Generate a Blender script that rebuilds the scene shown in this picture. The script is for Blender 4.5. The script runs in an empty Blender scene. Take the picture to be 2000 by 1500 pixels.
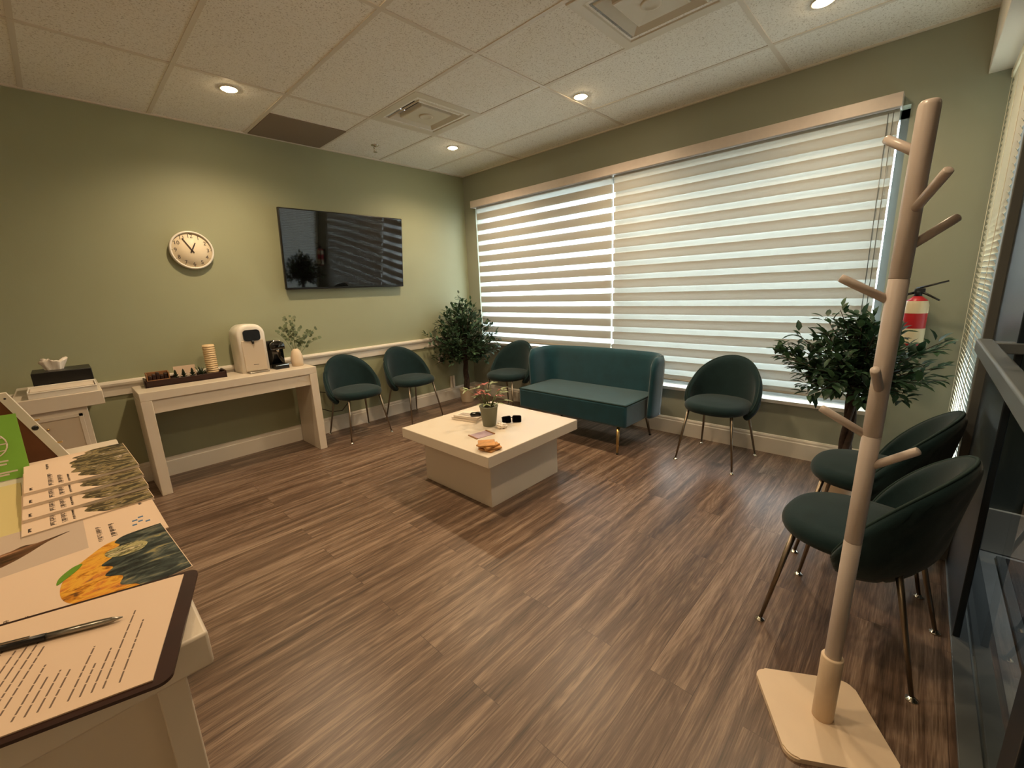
import bpy, bmesh, math, random
from mathutils import Vector, Matrix, Euler
random.seed(7)
S = bpy.context.scene
COL = S.collection
PI = math.pi
H = 2.67                                  # ceiling height

# ------------------------------------------------------------------ camera
def camera():
    yaw, pit, rol = 0.765088, -0.221771, -0.041837
    f = Vector((math.cos(pit)*math.cos(yaw), math.cos(pit)*math.sin(yaw), math.sin(pit)))
    r0 = f.cross(Vector((0, 0, 1))).normalized(); u0 = r0.cross(f)
    r = r0*math.cos(rol)+u0*math.sin(rol); u = u0*math.cos(rol)-r0*math.sin(rol)
    cd = bpy.data.cameras.new('camera'); c = bpy.data.objects.new('camera', cd); COL.objects.link(c)
    cd.sensor_fit = 'HORIZONTAL'; cd.sensor_width = 36.0; cd.lens = 830.974*36/2000
    cd.clip_start = 0.02
    c.matrix_world = Matrix(((r.x, u.x, -f.x, -3.65411), (r.y, u.y, -f.y, -4.19320), (r.z, u.z, -f.z, 1.34653), (0, 0, 0, 1)))
    S.camera = c
camera()
# ------------------------------------------------------------------ world, exposure
W = bpy.data.worlds.new('sky'); S.world = W; W.use_nodes = True
bgn = W.node_tree.nodes['Background']; bgn.inputs[0].default_value = (0.86, 0.95, 1.0, 1); bgn.inputs[1].default_value = 4.7
S.view_settings.view_transform = 'Standard'; S.view_settings.look = 'None'
S.view_settings.gamma = 1; S.view_settings.use_curve_mapping = False
S.view_settings.exposure = 1.25
S.cycles.use_denoising = True
S.cycles.max_bounces = 10; S.cycles.diffuse_bounces = 5; S.cycles.transparent_max_bounces = 16
S.cycles.sample_clamp_indirect = 6
LAMP_W = 34.0
LAMP_C = (1.0, 0.74, 0.47)

# ------------------------------------------------------------------ materials
def lin(c):
    return tuple(((v/255)/12.92 if v/255 <= .04045 else ((v/255+.055)/1.055)**2.4) for v in c)
def mat(name, rgb, rough=.5, metal=0, spec=.5, var=0, vscale=8, bump=0, bscale=60, sheen=0, trans=0, coat=0):
    m = bpy.data.materials.new(name); m.use_nodes = True
    nt = m.node_tree; b = nt.nodes['Principled BSDF']
    c = lin(rgb)
    b.inputs['Base Color'].default_value = (*c, 1); b.inputs['Roughness'].default_value = rough
    b.inputs['Metallic'].default_value = metal; b.inputs['Specular IOR Level'].default_value = spec
    b.inputs['Sheen Weight'].default_value = sheen; b.inputs['Transmission Weight'].default_value = trans
    b.inputs['Coat Weight'].default_value = coat
    tc = nt.nodes.new('ShaderNodeTexCoord')
    if var:
        n = nt.nodes.new('ShaderNodeTexNoise'); n.inputs['Scale'].default_value = vscale; n.inputs['Detail'].default_value = 4
        nt.links.new(tc.outputs['Object'], n.inputs['Vector'])
        r = nt.nodes.new('ShaderNodeValToRGB')
        r.color_ramp.elements[0].color = (*[v*(1-var) for v in c], 1); r.color_ramp.elements[1].color = (*[min(1, v*(1+var)) for v in c], 1)
        r.color_ramp.elements[0].position = .3; r.color_ramp.elements[1].position = .7
        nt.links.new(n.outputs['Fac'], r.inputs['Fac']); nt.links.new(r.outputs['Color'], b.inputs['Base Color'])
    if bump:
        n2 = nt.nodes.new('ShaderNodeTexNoise'); n2.inputs['Scale'].default_value = bscale; n2.inputs['Detail'].default_value = 3
        nt.links.new(tc.outputs['Object'], n2.inputs['Vector'])
        bp = nt.nodes.new('ShaderNodeBump'); bp.inputs['Strength'].default_value = bump; bp.inputs['Distance'].default_value = .01
        nt.links.new(n2.outputs['Fac'], bp.inputs['Height']); nt.links.new(bp.outputs['Normal'], b.inputs['Normal'])
    return m

M = {}
M['wall'] = mat('sage_paint', (152, 156, 126), .55, var=.02, vscale=2, bump=.05, bscale=180)
M['wall_veil'] = mat('sage_paint_veil', (148, 151, 134), .55, var=.02, vscale=2, bump=.05, bscale=180)  # sage paint greyed to carry the veiling glare beside the windows
M['white_trim'] = mat('white_trim_paint', (222, 214, 200), .45)
M['white_lam'] = mat('white_laminate', (212, 200, 182), .38, bump=.02, bscale=30)
M['velvet'] = mat('green_velvet', (22, 43, 46), .78, spec=.12, sheen=.15, var=.12, vscale=14, bump=.06, bscale=300)
M['velvet_sofa'] = mat('teal_velvet', (20, 64, 76), .7, spec=.15, sheen=.35, var=.12, vscale=9, bump=.06, bscale=300)
M['piping'] = mat('dark_piping', (12, 42, 40), .8)
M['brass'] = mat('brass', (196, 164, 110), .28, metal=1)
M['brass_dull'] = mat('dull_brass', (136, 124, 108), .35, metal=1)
M['chrome'] = mat('chrome', (215, 210, 200), .12, metal=1)
M['rack'] = mat('beige_painted_wood', (204, 192, 184), .32, var=.03, vscale=20)
M['rack_base'] = mat('cream_painted_wood', (224, 202, 174), .35, var=.03, vscale=10)
M['black'] = mat('black_plastic', (14, 14, 15), .35)
M['black_gloss'] = mat('black_gloss', (8, 8, 9), .06, coat=.5)
M['screen'] = mat('tv_glass', (6, 6, 6), .035, spec=.5, coat=.3)
M['plastic_white'] = mat('white_plastic', (232, 226, 214), .3)
M['plastic_cream'] = mat('brushed_cream', (205, 188, 164), .38, metal=.15)
M['dark_brown'] = mat('dark_brown_wood', (46, 22, 16), .4, var=.25, vscale=12)
M['wood_brown'] = mat('brown_board', (104, 58, 28), .5, var=.1, vscale=6)
M['wood_light'] = mat('acacia_wood', (186, 132, 70), .45, var=.25, vscale=30)
M['wood_caddy'] = mat('rustic_wood', (140, 98, 60), .6, var=.35, vscale=25)
M['paper'] = mat('paper', (218, 192, 166), .7)
M['paper_white'] = mat('white_paper', (222, 208, 190), .7)
M['paper_yellow'] = mat('yellow_paper', (200, 184, 126), .7)
M['ink'] = mat('ink', (60, 48, 44), .7)
M['ink_pale'] = mat('pale_ink', (112, 92, 78), .7)
M['ink_blue'] = mat('blue_ink', (70, 110, 150), .7)
M['green_card'] = mat('green_card', (128, 186, 66), .5)
M['leaf_print'] = mat('green_print', (96, 140, 28), .5)
M['soil'] = mat('soil', (38, 28, 22), .95, bump=.6, bscale=80)
M['pot_cream'] = mat('cream_pot', (214, 194, 166), .5)
M['pot_grey'] = mat('sage_pot', (118, 120, 100), .55)
M['trunk'] = mat('bark', (58, 44, 36), .85, bump=.5, bscale=60, var=.3, vscale=40)
M['stem'] = mat('green_stem', (86, 96, 56), .6)
M['red_petal'] = mat('dusty_red_leaf', (150, 74, 62), .55, var=.2, vscale=40)
M['green_pale'] = mat('pale_green_leaf', (126, 136, 92), .5, var=.2, vscale=40)
M['euc'] = mat('eucalyptus_leaf', (82, 94, 62), .6, var=.2, vscale=30)
M['succ'] = mat('succulent', (48, 62, 44), .55, var=.25, vscale=50)
M['cup'] = mat('cream_card', (216, 190, 148), .55)
M['red'] = mat('extinguisher_red', (176, 34, 44), .35)
M['label'] = mat('label_cream', (212, 200, 170), .5)
M['navy'] = mat('navy_aluminium', (24, 36, 46), .32, metal=.2)
M['alu_dark'] = mat('dark_aluminium', (44, 50, 56), .4, metal=.5)
M['alu'] = mat('grey_aluminium', (128, 132, 132), .38, metal=.6)
M['bar_grey'] = mat('bar_grey', (96, 104, 108), .4)
M['concrete'] = mat('concrete', (150, 150, 146), .55, var=.12, vscale=6, bump=.1, bscale=80)
M['mat_dark'] = mat('entrance_mat', (44, 44, 46), .95, bump=.5, bscale=200)
M['slat'] = mat('ivory_slat', (226, 216, 190), .45)
M['grille'] = mat('brown_grille', (138, 122, 106), .6)
M['vent'] = mat('vent_white', (216, 208, 190), .45)
M['dark_void'] = mat('duct_grey', (84, 78, 70), .9)
M['purple'] = mat('mauve_paper', (168, 146, 158), .6)
M['tissue'] = mat('tissue', (236, 226, 212), .9, bump=.3, bscale=30)
M['dial'] = mat('clock_dial', (232, 218, 190), .5)
M['vest_wall'] = mat('vestibule_paint', (104, 110, 100), .6)
M['vest_low'] = mat('vestibule_brown_panel', (78, 66, 54), .5)
M['steel'] = mat('brushed_steel', (150, 146, 138), .3, metal=1)

def glass_mat():
    m = bpy.data.materials.new('clear_glass'); m.use_nodes = True; nt = m.node_tree
    nt.nodes.remove(nt.nodes['Principled BSDF']); out = nt.nodes['Material Output']
    g = nt.nodes.new('ShaderNodeBsdfGlossy'); g.inputs['Roughness'].default_value = .01
    t = nt.nodes.new('ShaderNodeBsdfTransparent'); t.inputs[0].default_value = (.93, .96, .96, 1)
    fr = nt.nodes.new('ShaderNodeFresnel'); fr.inputs[0].default_value = 1.5
    mx = nt.nodes.new('ShaderNodeMixShader')
    ge = nt.nodes.new('ShaderNodeNewGeometry'); inv = nt.nodes.new('ShaderNodeMath'); inv.operation = 'SUBTRACT'; inv.inputs[0].default_value = 1
    nt.links.new(ge.outputs['Backfacing'], inv.inputs[1]); fm_ = nt.nodes.new('ShaderNodeMath'); fm_.operation = 'MULTIPLY'
    nt.links.new(fr.outputs[0], fm_.inputs[0]); nt.links.new(inv.outputs[0], fm_.inputs[1])
    nt.links.new(fm_.outputs[0], mx.inputs[0]); nt.links.new(t.outputs[0], mx.inputs[1]); nt.links.new(g.outputs[0], mx.inputs[2])
    nt.links.new(mx.outputs[0], out.inputs[0]); return m
M['glass'] = glass_mat()

def fabric_mat(name, dcol, tcol, wt, transp=0):
    m = bpy.data.materials.new(name); m.use_nodes = True; nt = m.node_tree
    nt.nodes.remove(nt.nodes['Principled BSDF']); out = nt.nodes['Material Output']
    d = nt.nodes.new('ShaderNodeBsdfDiffuse'); d.inputs[0].default_value = (*lin(dcol), 1)
    t = nt.nodes.new('ShaderNodeBsdfTranslucent'); t.inputs[0].default_value = (*lin(tcol), 1)
    mx = nt.nodes.new('ShaderNodeMixShader'); mx.inputs[0].default_value = wt
    nt.links.new(d.outputs[0], mx.inputs[1]); nt.links.new(t.outputs[0], mx.inputs[2])
    last = mx
    # a fine horizontal weave
    tc = nt.nodes.new('ShaderNodeTexCoord'); n = nt.nodes.new('ShaderNodeTexNoise'); n.inputs['Scale'].default_value = 350
    bp = nt.nodes.new('ShaderNodeBump'); bp.inputs['Strength'].default_value = .1; bp.inputs['Distance'].default_value = .002
    nt.links.new(tc.outputs['Object'], n.inputs['Vector']); nt.links.new(n.outputs['Fac'], bp.inputs['Height']); nt.links.new(bp.outputs['Normal'], d.inputs['Normal'])
    if transp:
        tr = nt.nodes.new('ShaderNodeBsdfTransparent'); m2 = nt.nodes.new('ShaderNodeMixShader'); m2.inputs[0].default_value = transp
        nt.links.new(mx.outputs[0], m2.inputs[1]); nt.links.new(tr.outputs[0], m2.inputs[2]); last = m2
    nt.links.new(last.outputs[0], out.inputs[0]); return m
M['blind_opaque'] = fabric_mat('opaque_blind_fabric', (170, 168, 158), (206, 206, 196), .10)
M['blind_rear'] = fabric_mat('rear_blind_fabric', (214, 212, 204), (222, 232, 228), .095)
M['blind_sheer'] = fabric_mat('sheer_blind_fabric', (225, 228, 225), (236, 240, 238), .5, .55)

def leaf_mat(name, a, b_):
    m = bpy.data.materials.new(name); m.use_nodes = True; nt = m.node_tree; out = nt.nodes['Material Output']
    p = nt.nodes['Principled BSDF']; p.inputs['Roughness'].default_value = .45
    g = nt.nodes.new('ShaderNodeNewGeometry'); r = nt.nodes.new('ShaderNodeValToRGB')
    r.color_ramp.elements[0].color = (*lin(a), 1); r.color_ramp.elements[1].color = (*lin(b_), 1)
    nt.links.new(g.outputs['Random Per Island'], r.inputs['Fac']); nt.links.new(r.outputs[0], p.inputs['Base Color'])
    t = nt.nodes.new('ShaderNodeBsdfTranslucent'); nt.links.new(r.outputs[0], t.inputs[0])
    mx = nt.nodes.new('ShaderNodeMixShader'); mx.inputs[0].default_value = .3
    nt.links.new(p.outputs[0], mx.inputs[1]); nt.links.new(t.outputs[0], mx.inputs[2]); nt.links.new(mx.outputs[0], out.inputs[0]); return m
M['leaf'] = leaf_mat('ficus_leaf', (30, 56, 42), (82, 112, 80))
M['leaf2'] = leaf_mat('broad_leaf', (30, 56, 44), (66, 98, 66))

def emit_mat(name, rgb, s):
    m = bpy.data.materials.new(name); m.use_nodes = True; nt = m.node_tree
    nt.nodes.remove(nt.nodes['Principled BSDF']); e = nt.nodes.new('ShaderNodeEmission')
    e.inputs[0].default_value = (*rgb, 1); e.inputs[1].default_value = s
    nt.links.new(e.outputs[0], nt.nodes['Material Output'].inputs[0]); return m
M['lamp'] = emit_mat('lamp_glow', (1.0, .74, .42), 60)

def floor_mat():
    m = bpy.data.materials.new('vinyl_planks'); m.use_nodes = True; nt = m.node_tree; L = nt.links.new
    b = nt.nodes['Principled BSDF']
    N = nt.nodes.new
    geo = N('ShaderNodeTexCoord')
    br = N('ShaderNodeTexBrick'); br.inputs['Scale'].default_value = 1; br.inputs['Brick Width'].default_value = 1.22; br.inputs['Row Height'].default_value = .152
    br.inputs['Mortar Size'].default_value = .0012; br.inputs['Color1'].default_value = (0, 0, 0, 1); br.inputs['Color2'].default_value = (1, 1, 1, 1)
    br.inputs['Mortar'].default_value = (.5, .5, .5, 1); br.inputs['Bias'].default_value = 0; br.offset = .37; br.offset_frequency = 2
    L(geo.outputs['Object'], br.inputs['Vector'])
    # per plank offset of the grain
    cmb = N('ShaderNodeCombineXYZ'); mul = N('ShaderNodeMath'); mul.operation = 'MULTIPLY'; mul.inputs[1].default_value = 37.0
    L(br.outputs['Color'], mul.inputs[0]); L(mul.outputs[0], cmb.inputs[0]); L(mul.outputs[0], cmb.inputs[2])
    add = N('ShaderNodeVectorMath'); add.operation = 'ADD'; L(geo.outputs['Object'], add.inputs[0]); L(cmb.outputs[0], add.inputs[1])
    def noise(sc, scale, detail, rough=.55, dist=0):
        mp = N('ShaderNodeMapping'); mp.inputs['Scale'].default_value = sc; L(add.outputs[0], mp.inputs['Vector'])
        n = N('ShaderNodeTexNoise'); n.inputs['Scale'].default_value = scale; n.inputs['Detail'].default_value = detail
        n.inputs['Roughness'].default_value = rough; n.inputs['Distortion'].default_value = dist; L(mp.outputs[0], n.inputs['Vector']); return n
    n1 = noise((.55, 12, 1), 2.2, 6, .6, .3)          # broad streaks
    n2 = noise((3.5, 90, 1), 3.0, 5, .65)             # fine fibres
    # cathedral figure: rings of a stretched distorted noise
    n3 = noise((.5, 5.5, 1), 1.5, 2, .4)
    ring = N('ShaderNodeMath'); ring.operation = 'MULTIPLY'; ring.inputs[1].default_value = 26; L(n3.outputs['Fac'], ring.inputs[0])
    frc = N('ShaderNodeMath'); frc.operation = 'SINE'
    r2 = N('ShaderNodeMath'); r2.operation = 'MULTIPLY'; r2.inputs[1].default_value = 6.28; L(ring.outputs[0], r2.inputs[0]); L(r2.outputs[0], frc.inputs[0])
    def mth(op, a, b_):
        q = N('ShaderNodeMath'); q.operation = op
        for i, v in enumerate((a, b_)):
            if isinstance(v, (int, float)): q.inputs[i].default_value = v
            else: L(v, q.inputs[i])
        return q.outputs[0]
    s = mth('ADD', mth('MULTIPLY', n1.outputs['Fac'], .85), mth('MULTIPLY', n2.outputs['Fac'], .50))
    s = mth('ADD', s, mth('MULTIPLY', frc.outputs[0], .032))
    s = mth('ADD', s, mth('MULTIPLY', mth('SUBTRACT', br.outputs['Color'], .5), .045))
    ramp = N('ShaderNodeValToRGB'); e = ramp.color_ramp.elements
    e[0].position = .47; e[0].color = (*lin((60, 47, 38)), 1); e[1].position = .90; e[1].color = (*lin((156, 134, 114)), 1)
    x = ramp.color_ramp.elements.new(.67); x.color = (*lin((104, 83, 68)), 1)
    L(s, ramp.inputs['Fac'])
    mix = N('ShaderNodeMix'); mix.data_type = 'RGBA'; mix.inputs['B'].default_value = (*lin((52, 38, 30)), 1)
    fac = mth('MULTIPLY', br.outputs['Fac'], .55); L(fac, mix.inputs['Factor']); L(ramp.outputs[0], mix.inputs['A'])
    L(mix.outputs['Result'], b.inputs['Base Color'])
    b.inputs['Roughness'].default_value = .36; b.inputs['Specular IOR Level'].default_value = .5
    bp = N('ShaderNodeBump'); bp.inputs['Strength'].default_value = .12; bp.inputs['Distance'].default_value = .004
    L(s, bp.inputs['Height']); L(bp.outputs['Normal'], b.inputs['Normal'])
    return m
M['floor'] = floor_mat()

def ceil_mat():
    m = mat('acoustic_tile', (244, 241, 232), .85)
    nt = m.node_tree; L = nt.links.new; b = nt.nodes['Principled BSDF']
    tc = nt.nodes.new('ShaderNodeTexCoord'); n = nt.nodes.new('ShaderNodeTexNoise'); n.inputs['Scale'].default_value = 120; n.inputs['Detail'].default_value = 3; n.inputs['Roughness'].default_value = .7
    L(tc.outputs['Object'], n.inputs['Vector'])
    r = nt.nodes.new('ShaderNodeValToRGB'); e = r.color_ramp.elements
    e[0].position = .30; e[0].color = (*lin((180, 170, 152)), 1); e[1].position = .46; e[1].color = (*lin((244, 241, 232)), 1)
    L(n.outputs['Fac'], r.inputs['Fac']); L(r.outputs[0], b.inputs['Base Color'])
    bp = nt.nodes.new('ShaderNodeBump'); bp.inputs['Strength'].default_value = .4; bp.inputs['Distance'].default_value = .003
    L(n.outputs['Fac'], bp.inputs['Height']); L(bp.outputs['Normal'], b.inputs['Normal'])
    return m
M['tile'] = ceil_mat()

def photo_mat(name, cols, scale, sx=1, sy=1):
    """a printed food photograph: blotches of the print's own colours"""
    m = bpy.data.materials.new(name); m.use_nodes = True; nt = m.node_tree; L = nt.links.new; b = nt.nodes['Principled BSDF']
    tc = nt.nodes.new('ShaderNodeTexCoord'); mp = nt.nodes.new('ShaderNodeMapping'); mp.inputs['Scale'].default_value = (sx, sy, 1)
    n = nt.nodes.new('ShaderNodeTexNoise'); n.inputs['Scale'].default_value = scale; n.inputs['Detail'].default_value = 7; n.inputs['Roughness'].default_value = .62; n.inputs['Distortion'].default_value = .8
    r = nt.nodes.new('ShaderNodeValToRGB'); r.color_ramp.interpolation = 'EASE'; e = r.color_ramp.elements
    k = len(cols)
    e[0].position = .34; e[0].color = (*lin(cols[0]), 1); e[1].position = .66; e[1].color = (*lin(cols[-1]), 1)
    for i in range(1, k-1):
        q = e.new(.34+.32*i/(k-1)); q.color = (*lin(cols[i]), 1)
    L(tc.outputs['Object'], mp.inputs[0]); L(mp.outputs[0], n.inputs['Vector']); L(n.outputs['Fac'], r.inputs[0]); L(r.outputs[0], b.inputs['Base Color'])
    b.inputs['Roughness'].default_value = .35; return m
M['photo_salad'] = photo_mat('salad_print', [(26, 22, 16), (74, 66, 44), (46, 38, 26), (150, 134, 92), (70, 58, 42), (206, 188, 166)], 30, .7, 2.0)
M['photo_dark'] = photo_mat('dark_greens_print', [(18, 22, 22), (30, 38, 38), (52, 62, 60), (90, 96, 86), (150, 140, 96)], 24, .8, 2.4)
M['photo_pasta'] = photo_mat('golden_food_print', [(96, 62, 30), (190, 120, 30), (226, 170, 60), (210, 130, 50), (120, 90, 70)], 24, .8, 1.6)
M['portrait_bg'] = mat('portrait_backdrop', (192, 172, 154), .5)
M['lettuce'] = photo_mat('lettuce_print', [(120, 120, 70), (190, 180, 130), (90, 90, 60), (214, 200, 160)], 40, .8, 2)
M['photo_hair'] = photo_mat('brown_hair_print', [(36, 20, 12), (58, 34, 20), (96, 62, 40), (176, 132, 102)], 14, .5, 1.4)

# ------------------------------------------------------------------ mesh helpers
class MB:
    def __init__(s): s.bm = bmesh.new()
    def _mi(s, faces, mi, smooth):
        for f in faces: f.material_index = mi; f.smooth = smooth
    def box(s, x0, x1, y0, y1, z0, z1, bev=0, mi=0, seg=2, M4=None):
        r = bmesh.ops.create_cube(s.bm, size=1)
        vs = r['verts']
        bmesh.ops.scale(s.bm, vec=(abs(x1-x0), abs(y1-y0), abs(z1-z0)), verts=vs)
        bmesh.ops.translate(s.bm, vec=((x0+x1)/2, (y0+y1)/2, (z0+z1)/2), verts=vs)
        fs = list({f for v in vs for f in v.link_faces})
        s._mi(fs, mi, False)
        if bev:
            es = list({e for v in vs for e in v.link_edges})
            g = bmesh.ops.bevel(s.bm, geom=es, offset=bev, segments=seg, affect='EDGES', profile=.5)
            s._mi(g['faces'], mi, True); vs = list({v for f in g['faces'] for v in f.verts} | {v for v in vs if v.is_valid})
        if M4 is not None: bmesh.ops.transform(s.bm, matrix=M4, verts=vs)
        return s
    def ring_surface(s, rings, close=True, cap0=True, cap1=True, mi=0, smooth=True, flip=False):
        """rings: list of lists of points, each ring closed"""
        V = [[s.bm.verts.new(p) for p in r] for r in rings]
        fs = []
        for a, b in zip(V[:-1], V[1:]):
            n = len(a)
            for i in range(n if close else n-1):
                q = [a[i], a[(i+1) % n], b[(i+1) % n], b[i]]
                if flip: q.reverse()
                fs.append(s.bm.faces.new(q))
        if cap0 and close: fs.append(s.bm.faces.new(V[0][::1 if flip else -1]))
        if cap1 and close: fs.append(s.bm.faces.new(V[-1][::-1 if flip else 1]))
        s._mi(fs, mi, smooth); return s
    def lathe(s, prof, cx=0, cy=0, n=28, mi=0, smooth=True, cap0=True, cap1=True, M4=None):
        rings = []
        for r, z in prof:
            ring = [Vector((cx+r*math.cos(2*PI*i/n), cy+r*math.sin(2*PI*i/n), z)) for i in range(n)]
            if M4 is not None: ring = [M4 @ v for v in ring]
            rings.append(ring)
        return s.ring_surface(rings, mi=mi, smooth=smooth, cap0=cap0, cap1=cap1)
    def tube(s, pts, rad, n=10, mi=0, smooth=True):
        pts = [Vector(p) for p in pts]
        if not isinstance(rad, (list, tuple)): rad = [rad]*len(pts)
        rings = []; up = Vector((0, 0, 1)); prev = None
        for i, p in enumerate(pts):
            t = (pts[min(i+1, len(pts)-1)]-pts[max(i-1, 0)]).normalized()
            if prev is None:
                a = t.cross(up)
                if a.length < 1e-3: a = t.cross(Vector((1, 0, 0)))
                a.normalize()
            else:
                a = prev-t*prev.dot(t)
                if a.length < 1e-4: a = t.orthogonal()
                a.normalize()
            prev = a; b = t.cross(a)
            rings.append([p+(a*math.cos(2*PI*k/n)+b*math.sin(2*PI*k/n))*rad[i] for k in range(n)])
        return s.ring_surface(rings, mi=mi, smooth=smooth)
    def quad(s, pts, mi=0):
        f = s.bm.faces.new([s.bm.verts.new(p) for p in pts]); f.material_index = mi; return s
    def poly_prism(s, pts2, z0, z1, mi=0, M4=None, smooth=False):
        a = [Vector((x, y, z0)) for x, y in pts2]; b = [Vector((x, y, z1)) for x, y in pts2]
        if M4 is not None: a = [M4 @ v for v in a]; b = [M4 @ v for v in b]
        return s.ring_surface([a, b], mi=mi, smooth=smooth)
    def mesh(s, me, M4=None, mi=0):
        b = bmesh.new(); b.from_mesh(me)
        if M4 is not None: bmesh.ops.transform(b, matrix=M4, verts=b.verts)
        for f in b.faces: f.material_index = mi
        t = bpy.data.meshes.new('tmp'); b.to_mesh(t); b.free(); s.bm.from_mesh(t); bpy.data.meshes.remove(t); return s
    def build(s, name, mats, parent=None, loc=(0, 0, 0), rot=(0, 0, 0), fix=True):
        if fix: bmesh.ops.recalc_face_normals(s.bm, faces=s.bm.faces)
        me = bpy.data.meshes.new(name); s.bm.to_mesh(me); s.bm.free()
        if not isinstance(mats, (list, tuple)): mats = [mats]
        for m in mats: me.materials.append(m)
        o = bpy.data.objects.new(name, me); COL.objects.link(o)
        o.location = loc; o.rotation_euler = rot
        if parent: o.parent = parent
        return o

def tag(o, label, cat, group=None):
    o['label'] = label; o['category'] = cat
    if group: o['group'] = group
    return o
def thing(name, label, cat, loc=(0, 0, 0), rz=0, group=None, rot=None):
    o = bpy.data.objects.new(name, None); COL.objects.link(o); o.location = loc
    o.rotation_euler = rot if rot else (0, 0, rz); o.empty_display_size = .1
    return tag(o, label, cat, group)
def struct(o):
    o['kind'] = 'structure'; return o
def dup(root, loc, rz, label):
    r = root.copy(); COL.objects.link(r); r.location = loc; r.rotation_euler = (0, 0, rz); r['label'] = label
    for ch in list(root.children):
        c = ch.copy(); COL.objects.link(c); c.parent = r
        for g in list(ch.children):
            d = g.copy(); COL.objects.link(d); d.parent = c
    return r
def text_mesh(body, size, align='CENTER'):
    cu = bpy.data.curves.new('txt', 'FONT'); cu.body = body; cu.size = size; cu.align_x = align; cu.align_y = 'CENTER'; cu.resolution_u = 3
    cu.extrude = size*.004
    o = bpy.data.objects.new('txt', cu); COL.objects.link(o)
    dg = bpy.context.evaluated_depsgraph_get(); me = bpy.data.meshes.new_from_object(o.evaluated_get(dg))
    bpy.data.objects.remove(o); return me
def rrect(w, h, r, n=6, cx=0, cy=0):
    out = []
    for sx, sy, a0 in ((1, 1, 0), (-1, 1, 90), (-1, -1, 180), (1, -1, 270)):
        for k in range(n+1):
            a = math.radians(a0+90*k/n); out.append((cx+sx*(w/2-r)+r*math.cos(a), cy+sy*(h/2-r)+r*math.sin(a)))
    return out

# ================================================================== SETTING
XW = -6.4; YD = -4.43
b = MB(); b.box(XW, 0, YD, 0, -.06, 0); struct(b.build('floor', M['floor']))
HOLES = ((-1.714+.085, -1.104-.085, -1.515+.085+.027, -.932-.085), (-1.690+.085, -1.095-.085, -3.37+.085, -2.76-.085))
b = MB(); xs = sorted({XW, .2}|{v for h in HOLES for v in h[:2]}); ys = sorted({YD-.1, .1}|{v for h in HOLES for v in h[2:]})
for i in range(len(xs)-1):
    for j in range(len(ys)-1):
        cx_, cy_ = (xs[i]+xs[i+1])/2, (ys[j]+ys[j+1])/2
        if not any(h[0] < cx_ < h[1] and h[2] < cy_ < h[3] for h in HOLES): b.box(xs[i], xs[i+1], ys[j], ys[j+1], H, H+.05)
bmesh.ops.remove_doubles(b.bm, verts=b.bm.verts, dist=1e-5)
inner = [f for f in b.bm.faces if abs(f.normal.z) < .5 and any(len(e.link_faces) > 2 for e in f.edges) and sum(1 for g in b.bm.faces if g is not f and (g.calc_center_median()-f.calc_center_median()).length < 1e-5)]
bmesh.ops.delete(b.bm, geom=inner, context='FACES')
struct(b.build('ceiling', M['tile'], fix=False))
b = MB(); b.box(XW-.1, .2, 0, .1, -.06, H); struct(b.build('wall_back', M['wall']))
b = MB()                                                       # window wall, opening stepped at its mullion
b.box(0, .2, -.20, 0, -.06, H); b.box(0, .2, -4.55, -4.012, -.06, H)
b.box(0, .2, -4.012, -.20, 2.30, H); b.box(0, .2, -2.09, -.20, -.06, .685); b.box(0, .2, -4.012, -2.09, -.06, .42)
struct(b.build('wall_right', M['wall_veil']))
b = MB(); b.box(XW-.1, XW, YD-.1, .1, -.06, H); struct(b.build('wall_left', M['white_trim']))
b = MB(); b.box(XW, -3.3, YD-.1, YD, -.06, H); struct(b.build('wall_front', M['white_trim']))

GX, GY, G = -.494, -.932, .61
b = MB(); w = .012; zc = H-.004                                # T-bar grid
k = 0
x = GX
while x > XW: b.box(x-w, x+w, YD+.02, -.0, zc, H+.002); x -= G
for y in (GY, GY-1.22, GY-2.44): b.box(XW, 0, y-w, y+w, zc-.0008, H+.002)
b.box(XW, 0, -.02, 0, zc-.004, H); b.box(-.02, 0, YD, 0, zc-.004, H)
struct(b.build('trim_1', M['white_trim']))
def profile_run(name, prof, a, c, axis):
    """extrude a wall-moulding profile (d from wall, z) along x (back wall) or y (window wall)"""
    b = MB(); rings = []
    for t in (a, c):
        rings.append([Vector((t, -d, z)) if axis == 'x' else Vector((-d, t, z)) for d, z in prof])
    b.ring_surface(rings, smooth=False); return struct(b.build(name, M['white_trim']))
bp_ = [(0, 0), (.016, 0), (.016, .118), (.012, .124), (.012, .138), (.006, .15), (0, .152)]
profile_run('baseboard_back', bp_, XW, 0, 'x')
profile_run('baseboard_right', bp_, YD, -.016, 'y')
rail = [(0, .70), (.014, .70), (.016, .735), (.018, .76), (.030, .775), (.034, .79), (.030, .803), (0, .808)]
profile_run('trim_2', rail, XW, -.42, 'x')
b = MB(); b.box(-3.3, 0, YD-.12, -4.305, 2.356, H, .003); struct(b.build('trim_3', M['white_trim']))   # bulkhead over the glass front
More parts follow.
